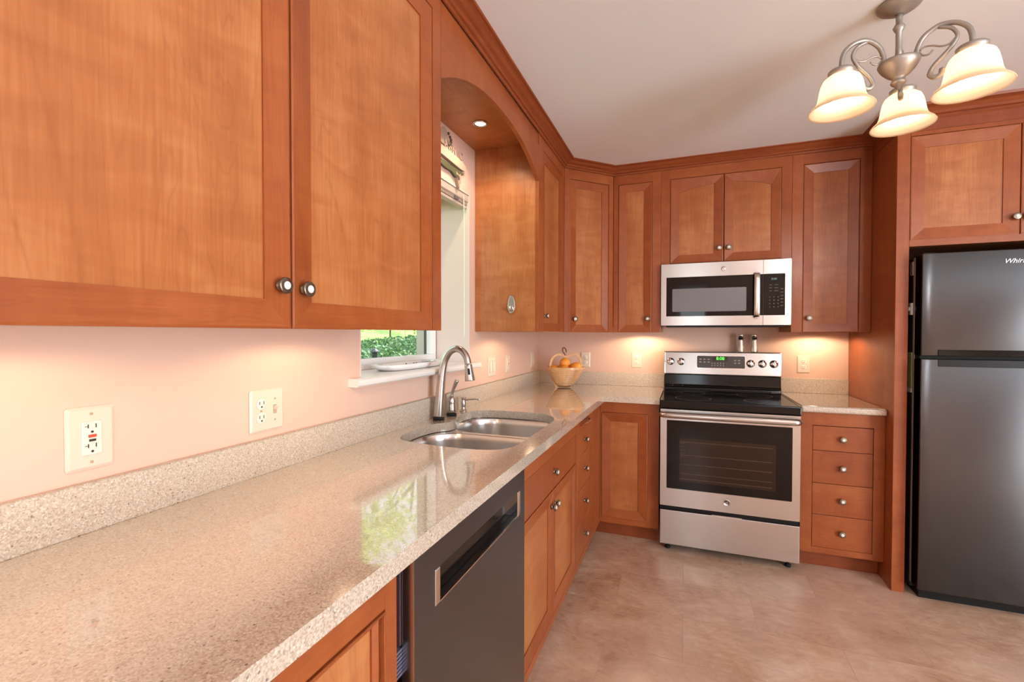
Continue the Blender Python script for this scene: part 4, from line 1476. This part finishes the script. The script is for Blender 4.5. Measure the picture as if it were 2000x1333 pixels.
def puck(x, y, label, power=3.0, spread=2.9):
    t = thing('puck_light', (x, y, ZU + 0.008), label, 'light', 'puck lights under the wall cabinets')
    MB().lathe([(0.032, 0.031), (0.032, 0.002), (0.030, 0.0), (0.027, 0.0), (0.0255, 0.003), (0.0255, 0.028)], (x, y, ZU + 0.008), seg=24, cap1=False).build('housing', 'nickel', t)
    MB().lathe([(0.025, 0.0265), (0.001, 0.027)], (x, y, ZU + 0.008), seg=20).build('lens', 'puck_glow', t)
    light('puck_beam', 'SPOT', (x, y, ZU - 0.002), power, WARM, target=(x, y, 0), spot_size=spread, spot_blend=0.25, shadow_soft_size=0.015)


puck(0.235, -3.16, 'puck light under the large left cabinet, toward the viewer', 1.9)
puck(0.235, -2.53, 'puck light under the large left cabinet, toward the window', 2.2)
puck(0.265, -0.985, 'puck light under the cabinet right of the window', 3.2)
puck(0.82, -0.17, 'puck light under the slim cabinet left of the microwave', 4)
puck(1.90, -0.17, 'puck light under the cabinet right of the microwave', 4.5)

# ------------------------------------------------------------------ window dressing and small wall things
bl = thing('window_blind', (-0.03, -1.72, 2.0), 'raised cream window blind stacked under its head rail', 'blind')
hy0, hy1 = WY0 + 0.008, WY1 - 0.008
MB(LEFT).prism([(-0.052, 2.025), (-0.006, 2.025), (-0.003, 2.03), (-0.003, 2.058), (-0.006, 2.063), (-0.052, 2.063)], hy0, hy1, axis='a').build('head_rail', 'blind_white', bl)
m = MB(LEFT)
for k in range(5):
    m.box(hy0 + 0.004, hy1 - 0.004, -0.045, -0.008, 2.0215 - k * 0.0035, 2.0232 - k * 0.0035)
m.build('slats', 'blind_white', bl)
MB(LEFT).box(hy0 + 0.003, hy1 - 0.003, -0.044, -0.010, 1.990, 2.004).build('bottom_rail', 'blind_white', bl, bevel=0.002)
MB().tube(catmull([(-0.002, -1.345, 2.045), (0.004, -1.345, 2.02), (0.006, -1.344, 1.8), (0.005, -1.343, 1.5), (0.006, -1.343, 1.28)], 5), 0.0022, 8).build('wand', 'cord_white', bl)
MB(LEFT).box(-1.44, -1.40, -0.003, 0.001, 2.006, 2.018).build('cord_lock', 'tray_dark', bl)

sg = thing('wall_sign', (0.01, -1.62, 2.2), 'ornamental cream sign with cut-out lettering above the window', 'sign')
board = [(-1.86, 2.172), (-1.60, 2.166), (-1.42, 2.158), (-1.365, 2.163), (-1.345, 2.178), (-1.352, 2.192), (-1.42, 2.205), (-1.60, 2.212), (-1.86, 2.205)]
board = [(v.x, v.y) for v in catmull([(a, z, 0) for a, z in board], 3, closed=True)]
MB(LEFT).prism(board, 0.001, 0.022, axis='d').build('board', 'sign_cream', sg, bevel=0.002)
for k_, ch_ in enumerate('UGH C'):
    if ch_ != ' ':
        text('letter', ch_, 0.056, LEFT, -1.568 + 0.040 * k_, 0.020, 2.228 - 0.001 * k_, 'sign_letter', sg, 0.0025)
leaf = [(-1.60, 2.150), (-1.50, 2.150), (-1.42, 2.152), (-1.37, 2.150), (-1.385, 2.135), (-1.42, 2.130), (-1.45, 2.105), (-1.50, 2.120), (-1.56, 2.118), (-1.62, 2.13)]
MB(LEFT).prism([(v.x, v.y) for v in catmull([(a, z, 0) for a, z in leaf], 3, closed=True)], 0.001, 0.016, axis='d').build('leaf_swag', 'sign_green', sg, bevel=0.002)
dr_ = [(-1.455, 2.135), (-1.425, 2.125), (-1.415, 2.135), (-1.395, 2.125), (-1.405, 2.10), (-1.40, 2.09), (-1.415, 2.08), (-1.42, 2.055), (-1.432, 2.075), (-1.44, 2.10)]
MB(LEFT).prism([(v.x, v.y) for v in catmull([(a, z, 0) for a, z in dr_], 3, closed=True)], 0.001, 0.018, axis='d').build('drop_finial', 'sign_cream', sg, bevel=0.002)
m = MB(LEFT)
m.prism([(v.x, v.y) for v in catmull([(-1.45, 2.118, 0), (-1.43, 2.120, 0), (-1.42, 2.108, 0), (-1.432, 2.096, 0)], 3, closed=True)], 0.0185, 0.020, axis='d')
m.build('finial_hollow', 'sign_dark', sg)
fig = [(-1.62, 2.225), (-1.56, 2.225), (-1.545, 2.25), (-1.55, 2.285), (-1.575, 2.305), (-1.61, 2.295), (-1.63, 2.26)]
MB(LEFT).prism([(v.x, v.y) for v in catmull([(a, z, 0) for a, z in fig], 3, closed=True)], 0.001, 0.02, axis='d').build('carved_figure', 'sign_cream', sg, bevel=0.002)
m = MB()
for k in range(6):
    t_ = k / 5
    m.lathe([(0.0005, 0), (0.008, 0.003), (0.006, 0.010), (0.0005, 0.012)], (0.016, -1.545 + 0.028 * math.sin(t_ * 3.0), 2.288 - 0.055 * t_), (1, 0, 0), seg=10)
m.build('leaf_sprig', 'sign_dark', sg)
MB().lathe([(0.0005, 0), (0.014, 0.004), (0.012, 0.014), (0.0005, 0.018)], (0.004, -1.572, 2.235), (1, 0, 0), seg=14).build('berry', 'sign_dark', sg)

# adhesive hook on the cabinet side
hk = thing('adhesive_hook', (0.222, -1.2, 1.465), 'brushed nickel adhesive hook on the cabinet side right of the window', 'hook')
HS = Frame((0, -1.2002, 0), (1, 0, 0), (0, -1, 0))
op = [(0.222 + 0.0215 * math.cos(t) * (1.0 - 0.12 * math.sin(t)), 1.468 + 0.051 * math.sin(t)) for t in (2 * PI * k / 28 for k in range(28))]
MB(HS).prism(op, 0.0, 0.007, axis='d').build('back_plate', 'nickel', hk, bevel=0.003)
MB().tube(catmull([HS.p(0.222, 0.006, 1.462), HS.p(0.222, 0.014, 1.447), HS.p(0.222, 0.024, 1.437), HS.p(0.222, 0.032, 1.445), HS.p(0.222, 0.034, 1.458)], 4), [0.0085] * 9 + [0.0075] * 8, 12).build('hook_arm', 'nickel', hk)

# tray and dish on the window sill
ZSL = WZ0 + 0.03
ty = thing('tray', (-0.09, -1.70, ZSL), 'long white ornamental tray lying on the window sill', 'tray')
rings = []
for sc, z in ((0.80, 0.001), (0.86, 0.004), (0.95, 0.016), (1.0, 0.026), (0.985, 0.028), (0.93, 0.018), (0.84, 0.007), (0.5, 0.005)):
    r_ = []
    for k in range(48):
        t_ = 2 * PI * k / 48
        fl_ = 1 + (0.03 * math.cos(12 * t_) if sc > 0.9 else 0)
        r_.append(Vector((-0.085 + 0.075 * sc * fl_ * math.copysign(abs(math.cos(t_)) ** 0.6, math.cos(t_)), -1.71 + 0.26 * sc * fl_ * math.copysign(abs(math.sin(t_)) ** 0.75, math.sin(t_)), ZSL + z)))
    rings.append(r_)
MB().loft(rings, True, True, True, True).build('dish', 'tray_white', ty)
for y, w_, h_ in ((-1.865, 0.016, 0.007), (-1.835, 0.010, 0.009), (-1.795, 0.006, 0.011), (-1.665, 0.008, 0.009), (-1.605, 0.008, 0.010), (-1.585, 0.007, 0.009)):
    q_ = (-0.150 + 0.02 * abs(y + 1.71) / 0.26, y, ZSL + 0.013)
    MB().lathe([(0.0005, 0.0), (w_ * 0.5, 0.001), (w_ * 0.45, 0.004), (0.0005, 0.005)], q_, (1, 0, 0.7), seg=12).build('rim_gap_bead', 'tray_dark', ty)  # dark beads stand in for the gaps of the openwork rim
ds = thing('silver_dish', (-0.09, -1.53, ZSL + 0.006), 'small shallow silver dish standing in the white tray', 'dish')
MB().lathe([(0.022, 0.0), (0.024, 0.002), (0.038, 0.018), (0.040, 0.020), (0.037, 0.019), (0.022, 0.004), (0.001, 0.0035)], (-0.09, -1.55, ZSL + 0.0062), seg=28).build('bowl', 'silver_dish', ds)

# ------------------------------------------------------------------ fruit basket
bx, by = 0.29, -0.26
bk = thing('fruit_basket', (bx, by, ZC), 'spiral-cut wooden basket shaped like an apple, in the counter corner', 'basket')
bd = Vector((1, 0.38, 0)).normalized()          # direction of the basket's long axis in plan
bn = Vector((-bd.y, bd.x, 0))


def BP(u, v, z):
    return Vector((bx, by, 0)) + bd * u + bn * v + Vector((0, 0, z))


m = MB()
NR = 12
for k in range(NR):
    t_ = k / (NR - 1)
    z = ZC + 0.014 + 0.113 * t_
    ru = 0.058 + 0.075 * t_ ** 0.75
    rv = 0.050 + 0.062 * t_ ** 0.75
    sh = 0.010 * (1 - t_)
    ring_o, ring_i = [], []
    R4 = []
    for dr2, dz in ((0.0006, 0.0012), (-0.0006, 0.0088), (-0.0066, 0.0088), (-0.0066, 0.0)):
        R4.append((dr2, dz))
    rows = []
    for q in range(32):
        a_ = 2 * PI * q / 32
        rows.append([BP(-sh + (ru + dr2) * math.cos(a_), (rv + dr2) * math.sin(a_), z + dz) for dr2, dz in R4])
    rows.append(rows[0])
    m.loft(rows, True, False, False, False, grain=bd)
m.build('spiral_bowl', 'basket_wood', bk)
# apple-shaped hoop standing through the rim: left handle, notched top, right leaf tip
outer = [(-0.075, 0.0), (-0.100, 0.05), (-0.118, 0.12), (-0.117, 0.18), (-0.098, 0.225), (-0.060, 0.248), (-0.025, 0.245), (0.0, 0.232), (0.030, 0.242), (0.070, 0.252), (0.100, 0.235), (0.118, 0.195), (0.122, 0.150)]
inner = [(-0.052, 0.002), (-0.082, 0.05), (-0.102, 0.12), (-0.102, 0.178), (-0.086, 0.212), (-0.055, 0.232), (-0.025, 0.228), (0.0, 0.214), (0.030, 0.225), (0.066, 0.235), (0.088, 0.222), (0.104, 0.190), (0.107, 0.150)]
oc, ic = catmull([(a, z, 0) for a, z in outer], 4), catmull([(a, z, 0) for a, z in inner], 4)
m = MB()
rows = []
for o_, i_ in zip(oc, ic):
    rows.append([BP(o_.x, -0.007, ZC + o_.y), BP(o_.x, 0.007, ZC + o_.y), BP(i_.x, 0.007, ZC + i_.y), BP(i_.x, -0.007, ZC + i_.y)])
m.loft(rows, True, True, True, False, grain='z')
m.build('hoop_handle', 'basket_wood', bk, bevel=0.001)
m = MB()
rows = []
for q in range(41):
    a_ = 2 * PI * q / 40
    rows.append([BP((0.142 + dr2) * math.cos(a_), (0.118 + dr2) * math.sin(a_), ZC + z) for dr2, z in ((0, 0.136), (0, 0.150), (-0.014, 0.150), (-0.014, 0.136))])
m.loft(rows, True, False, False, False, grain=bd)
m.build('rim', 'basket_wood', bk)
MB().tube(catmull([BP(0, 0, ZC + 0.222), BP(-0.006, 0, ZC + 0.243), BP(-0.020, 0, ZC + 0.262), BP(-0.022, 0, ZC + 0.283), BP(-0.010, 0, ZC + 0.290), BP(0.002, 0, ZC + 0.275), BP(0.006, 0, ZC + 0.256)], 4), 0.0048, 10).build('stem', 'stem_brown', bk)
m = MB().lathe([(0.030, 0.0065), (0.046, 0.0085), (0.046, 0.0135)], BP(-0.01, 0, ZC), seg=28)
m.build('underside_disc', 'stem_brown', bk)
m = MB()
m.loft([[BP(-0.075, -0.008, ZC), BP(0.05, -0.008, ZC), BP(0.05, 0.008, ZC), BP(-0.075, 0.008, ZC)], [BP(-0.075, -0.008, ZC + 0.006), BP(0.05, -0.008, ZC + 0.006), BP(0.05, 0.008, ZC + 0.006), BP(-0.075, 0.008, ZC + 0.006)]], True, True, True, False)
m.build('foot_bar', 'basket_wood', bk)

ORG = [(-0.086, 0.000, 0.128, 0.039, 'orange at the left end of the basket, half hidden by the hoop'),
       (-0.012, -0.060, 0.128, 0.039, 'front orange resting on the basket rim below the top one'),
       (0.074, -0.032, 0.146, 0.041, 'plump orange right of the front one in the basket'),
       (-0.004, 0.002, 0.177, 0.039, 'topmost orange of the pile in the basket'),
       (0.066, 0.052, 0.136, 0.038, 'orange at the right end of the basket near the outlet'),
       (-0.020, 0.064, 0.130, 0.037, 'orange at the back of the basket, hidden behind the others')]
m = MB()
pr = [(0.0008, -0.93)] + [(math.cos(t), math.sin(t) * 0.94) for t in (-PI / 2 + PI * k / 14 for k in range(1, 14))] + [(0.09, 0.93), (0.0008, 0.90)]
m.lathe(pr, seg=24, cap0=True, cap1=True)
om = m.build('orange', 'orange_skin')
omesh = om.data
bpy.data.objects.remove(om)
for k, (u_, v_, z_, r_, lab) in enumerate(ORG):
    o = bpy.data.objects.new('orange', omesh)
    COL.objects.link(o)
    o.location = BP(u_, v_, ZC + z_)
    o.scale = (r_, r_, r_)
    o.rotation_euler = (0.5 * k, 0.9 * k + 0.4, 1.3 * k)
    tag(o, lab, 'orange', 'oranges in the fruit basket')

# ------------------------------------------------------------------ chandelier
lx, ly = 1.782, -1.620
ch = thing('chandelier', (lx, ly, ZCEIL), 'three-arm pewter chandelier with ribbed bell glass shades', 'chandelier')
MB().lathe([(0.062, 0.0), (0.063, -0.006), (0.058, -0.012), (0.046, -0.020), (0.030, -0.028), (0.016, -0.033), (0.012, -0.036)], (lx, ly, ZCEIL - 0.0005), seg=36).build('canopy', 'lamp_metal', ch)
MB().lathe([(0.0105, -0.036), (0.0095, -0.050), (0.009, -0.066), (0.013, -0.072), (0.017, -0.080), (0.013, -0.090), (0.009, -0.096), (0.009, -0.150), (0.0115, -0.203)], (lx, ly, ZCEIL), seg=20).build('stem', 'lamp_metal', ch)
MB().lathe([(r_, z_ - 0.020) for r_, z_ in [(0.010, 2.240), (0.040, 2.246), (0.056, 2.250), (0.058, 2.245), (0.054, 2.235), (0.046, 2.222), (0.033, 2.207), (0.020, 2.197), (0.016, 2.190), (0.020, 2.185), (0.022, 2.180), (0.018, 2.174), (0.010, 2.168), (0.005, 2.160), (0.001, 2.158)]], (lx, ly, 0), seg=32).build('centre_bowl', 'lamp_metal', ch)
for deg, RS in ((195, 0.181), (338, 0.177), (67, 0.190)):
    a = math.radians(deg)
    e = Vector((math.cos(a), math.sin(a), 0))
    base = Vector((lx, ly, 0))
    AP = lambda r, z: base + e * (r * kr if r < 0.1755 else r) + Vector((0, 0, z))
    kr = RS / 0.176
    arm = MB().tube(catmull([AP(0.044, 2.224), AP(0.048, 2.256), AP(0.064, 2.288), AP(0.100, 2.308), AP(0.138, 2.300), AP(0.165, 2.276), AP(0.175, 2.246), AP(RS, 2.212)], 5), 0.0075, 12).build('arm', 'lamp_metal', ch)
    MB().tube(catmull([AP(0.098, 2.303), AP(0.128, 2.287), AP(0.142, 2.259), AP(0.132, 2.233), AP(0.112, 2.209), AP(0.088, 2.183), AP(0.078, 2.159), AP(0.088, 2.145), AP(0.104, 2.149), AP(0.108, 2.167)], 4), [0.0055] * 12 + [0.0065] * 12 + [0.0075] * 13, 10).build('scroll', 'lamp_metal', arm)
    MB().tube(catmull([AP(0.140, 2.255), AP(0.125, 2.239), AP(0.105, 2.239), AP(0.085, 2.249), AP(0.066, 2.253), AP(0.054, 2.245)], 4), 0.003, 8).build('leaf_scroll', 'lamp_metal', arm)
    MB().tube(catmull([AP(0.052, 2.239), AP(0.062, 2.227), AP(0.076, 2.225), AP(0.086, 2.235)], 4), 0.003, 8).build('tendril', 'lamp_metal', arm)
    MB().lathe([(0.010, 2.218), (0.014, 2.216), (0.036, 2.212), (0.040, 2.208), (0.039, 2.200), (0.034, 2.192), (0.030, 2.188)], AP(RS, 0), seg=26).build('shade_cap', 'lamp_metal', ch)
    # ribbed bell shade
    prof = [(0.031, 2.190), (0.044, 2.188), (0.053, 2.180), (0.059, 2.166), (0.063, 2.148), (0.066, 2.130), (0.069, 2.114), (0.074, 2.102), (0.083, 2.092), (0.092, 2.084), (0.0965, 2.077), (0.0955, 2.0745), (0.090, 2.080), (0.080, 2.089), (0.071, 2.099), (0.066, 2.114), (0.063, 2.130), (0.060, 2.148), (0.056, 2.164), (0.050, 2.176), (0.042, 2.184)]
    SEG = 108
    rib = lambda r, z, t: r * (1 + (0.010 * math.cos(27 * t) if 2.092 < z < 2.184 else 0.002 * math.cos(27 * t)))
    rings = []
    cpos = AP(RS, 0)
    for r, z in prof:
        rings.append([cpos + Vector((rib(r, z, t) * math.cos(t), rib(r, z, t) * math.sin(t), z)) for t in (2 * PI * k / SEG for k in range(SEG))])
    sh = MB().loft(rings, True, False, False, True).build('glass_shade', 'shade_glass', ch)
    MB().lathe([(0.014, 2.187), (0.016, 2.165), (0.024, 2.142), (0.0295, 2.122), (0.030, 2.110), (0.027, 2.098), (0.018, 2.089), (0.001, 2.086)], cpos, seg=22).build('bulb', 'bulb_glow', ch)

# unseen bowl pendant added behind the viewer to brighten the room
pd = thing('added_pendant', (2.6, -4.7, ZCEIL), 'frosted bowl pendant lamp added out of view to brighten the room', 'lamp')
MB().lathe([(0.06, 0.0), (0.06, -0.012), (0.02, -0.03), (0.008, -0.032), (0.008, -0.36)], (2.6, -4.7, ZCEIL - 0.0005), seg=24).build('canopy_and_rod', 'lamp_metal', pd)
MB().lathe([(0.010, 2.055), (0.10, 2.062), (0.17, 2.095), (0.205, 2.145), (0.21, 2.15), (0.20, 2.15), (0.166, 2.102), (0.098, 2.068), (0.010, 2.061)], (2.6, -4.7, 0), seg=36, cap0=False, cap1=False).build('glass_bowl', 'opal_glass', pd)
light('added_pendant_bulb', 'POINT', (2.6, -4.7, 2.19), 60, (0.95, 0.97, 1.0), shadow_soft_size=0.05)  # fill light inside the added pendant, out of view

# ------------------------------------------------------------------ garden seen through the sink window
GZ = [(-0.30, 0.55), (-0.9, 0.82), (-1.44, 0.98), (-2.4, 1.08), (-3.5, 1.17), (-4.6, 1.32), (-6.0, 1.58), (-9.0, 2.15), (-13.0, 3.0), (-22.0, 5.0)]


def gz(x, y):
    for (xa, za), (xb, zb) in zip(GZ, GZ[1:]):
        if x >= xb:
            t_ = (xa - x) / (xa - xb)
            return za + (zb - za) * t_ + 0.05 * math.sin(1.3 * y + 0.7 * x) * min(1, abs(x) / 3)
    return GZ[-1][1]


m = MB()
xs = [-0.30, -0.6, -0.9, -1.44, -2.0, -2.4, -3.0, -3.5, -4.0, -4.6, -5.3, -6, -7.5, -9, -11, -13, -17, -22]
ys = [-9 + 1.5 * k for k in range(30)]
for i in range(len(xs) - 1):
    for j in range(len(ys) - 1):
        m.face([Vector((x, y, gz(x, y))) for x, y in ((xs[i], ys[j]), (xs[i], ys[j + 1]), (xs[i + 1], ys[j + 1]), (xs[i + 1], ys[j]))], smooth=True)
o = m.build('ground_slope', 'lawn_grass')
tag(o, 'sunlit grassy bank rising beyond the window', 'ground', kind='structure')


def leaves(name, m_, pts, size, label, cat, kind=None, parent=None, base=None):
    v, f = [], []
    base = Vector(base) if base is not None else Vector((0, 0, 0))
    for p in pts:
        s_ = size * random.uniform(0.6, 1.3)
        n = Vector((random.uniform(-1, 1), random.uniform(-1, 1), random.uniform(0.1, 1.2))).normalized()
        e1 = n.orthogonal().normalized()
        e1.rotate(Matrix.Rotation(random.uniform(0, 6.28), 3, n))
        e2 = n.cross(e1)
        i = len(v)
        q = Vector(p) - base
        v += [q + e1 * s_, q + e2 * s_ * 0.55 + n * s_ * 0.15, q - e1 * s_, q - e2 * s_ * 0.55 + n * s_ * 0.15]
        f.append((i, i + 1, i + 2, i + 3))
    me = bpy.data.meshes.new(name)
    me.from_pydata([tuple(x) for x in v], [], f)
    me.materials.append(M[m_])
    o = bpy.data.objects.new(name, me)
    COL.objects.link(o)
    if parent: o.parent = parent
    else: o.location = base
    if label: tag(o, label, cat, kind=kind)
    return o


pts = []
for _ in range(46000):
    x = -0.9 - 2.2 * random.random() ** 0.9
    y = random.uniform(-2.5, 8.0)
    pts.append((x, y, gz(x, y) + random.uniform(0.0, 0.09)))
leaves('ivy', 'leaf_ivy', pts, 0.025, 'dense green ivy covering the bank outside the window', 'ivy', 'stuff')

pl = thing('garden_light', (-1.5, -0.129, gz(-1.5, -0.129)), 'dark pagoda-topped garden light standing in the ivy outside', 'garden light')
gp = Vector((-1.5, -0.129, 0)); g0 = gz(-1.5, -0.129)
MB().lathe([(0.016, g0 - 0.05), (0.016, 1.095)], gp, seg=12).build('post', 'bronze_dark', pl)
MB().lathe([(0.022, 1.090), (0.026, 1.098), (0.026, 1.138), (0.022, 1.142)], gp, seg=16).build('lantern_body', 'bronze_dark', pl)
MB().lathe([(0.043, 1.138), (0.045, 1.143), (0.030, 1.160), (0.022, 1.163), (0.020, 1.170), (0.008, 1.176), (0.001, 1.178)], gp, seg=20).build('cap', 'bronze_dark', pl)


def tree(x, y, h, cr, n, trunk, label, low=0.35, leafsize=0.11, name='tree'):
    z0 = gz(x, y)
    t = thing(name, (x, y, z0), label, 'tree')
    m = MB()
    m.tube(catmull([(x, y, z0 - 0.1), (x + 0.05 * h * 0.2, y, z0 + h * 0.3), (x, y + 0.03 * h, z0 + h * 0.6), (x, y, z0 + h * 0.85)], 4), [trunk * (1 - 0.06 * k) for k in range(13)], 8)
    for k in range(5):
        a = k * 2.4
        zz = z0 + h * (0.3 + 0.1 * k)
        m.tube([(x, y, zz), (x + cr * 0.35 * math.cos(a), y + cr * 0.35 * math.sin(a), zz + h * 0.12), (x + cr * 0.7 * math.cos(a), y + cr * 0.7 * math.sin(a), zz + h * 0.2)], [trunk * 0.5, trunk * 0.35, trunk * 0.15], 6)
    m.build('trunk', 'bark', t)
    P_ = []
    cl = []
    for _ in range(max(8, int(n / 130))):
        a, r_, q = random.uniform(0, 6.28), cr * math.sqrt(random.random()), random.random()
        cl.append((x + r_ * math.cos(a), y + r_ * math.sin(a), z0 + h * (low + (1 - low) * q)))
    for _ in range(n):
        c_ = random.choice(cl)
        s_ = cr * 0.24
        P_.append((c_[0] + random.gauss(0, s_), c_[1] + random.gauss(0, s_), max(z0 + 0.02, c_[2] + random.gauss(0, s_ * 0.8))))
    leaves('foliage', 'leaf_tree', P_, leafsize, None, None, parent=t, base=(x, y, z0))


tree(-3.4, 2.75, 1.6, 0.5, 700, 0.016, 'slender young tree with thin trunk at the top of the ivy', 0.09, 0.03)
tree(-4.0, 4.4, 1.9, 0.7, 900, 0.02, 'small leafy tree right of the slender one outside', 0.04, 0.03)
tree(-7.2, 4.4, 6.5, 2.3, 2200, 0.14, 'tall leafy tree behind the ivy bank, left of centre', 0.25, 0.12)
tree(-13.0, 9.5, 7.5, 2.4, 2200, 0.16, 'tall leafy tree farther up the bank', 0.25, 0.13)
tree(-7.6, -3.2, 6.0, 1.9, 1900, 0.14, 'tall leafy tree squarely facing the sink window', 0.3, 0.12)
tree(-12.0, 16.5, 8.0, 2.5, 2200, 0.18, 'tallest leafy tree at the far end of the garden', 0.2, 0.15)
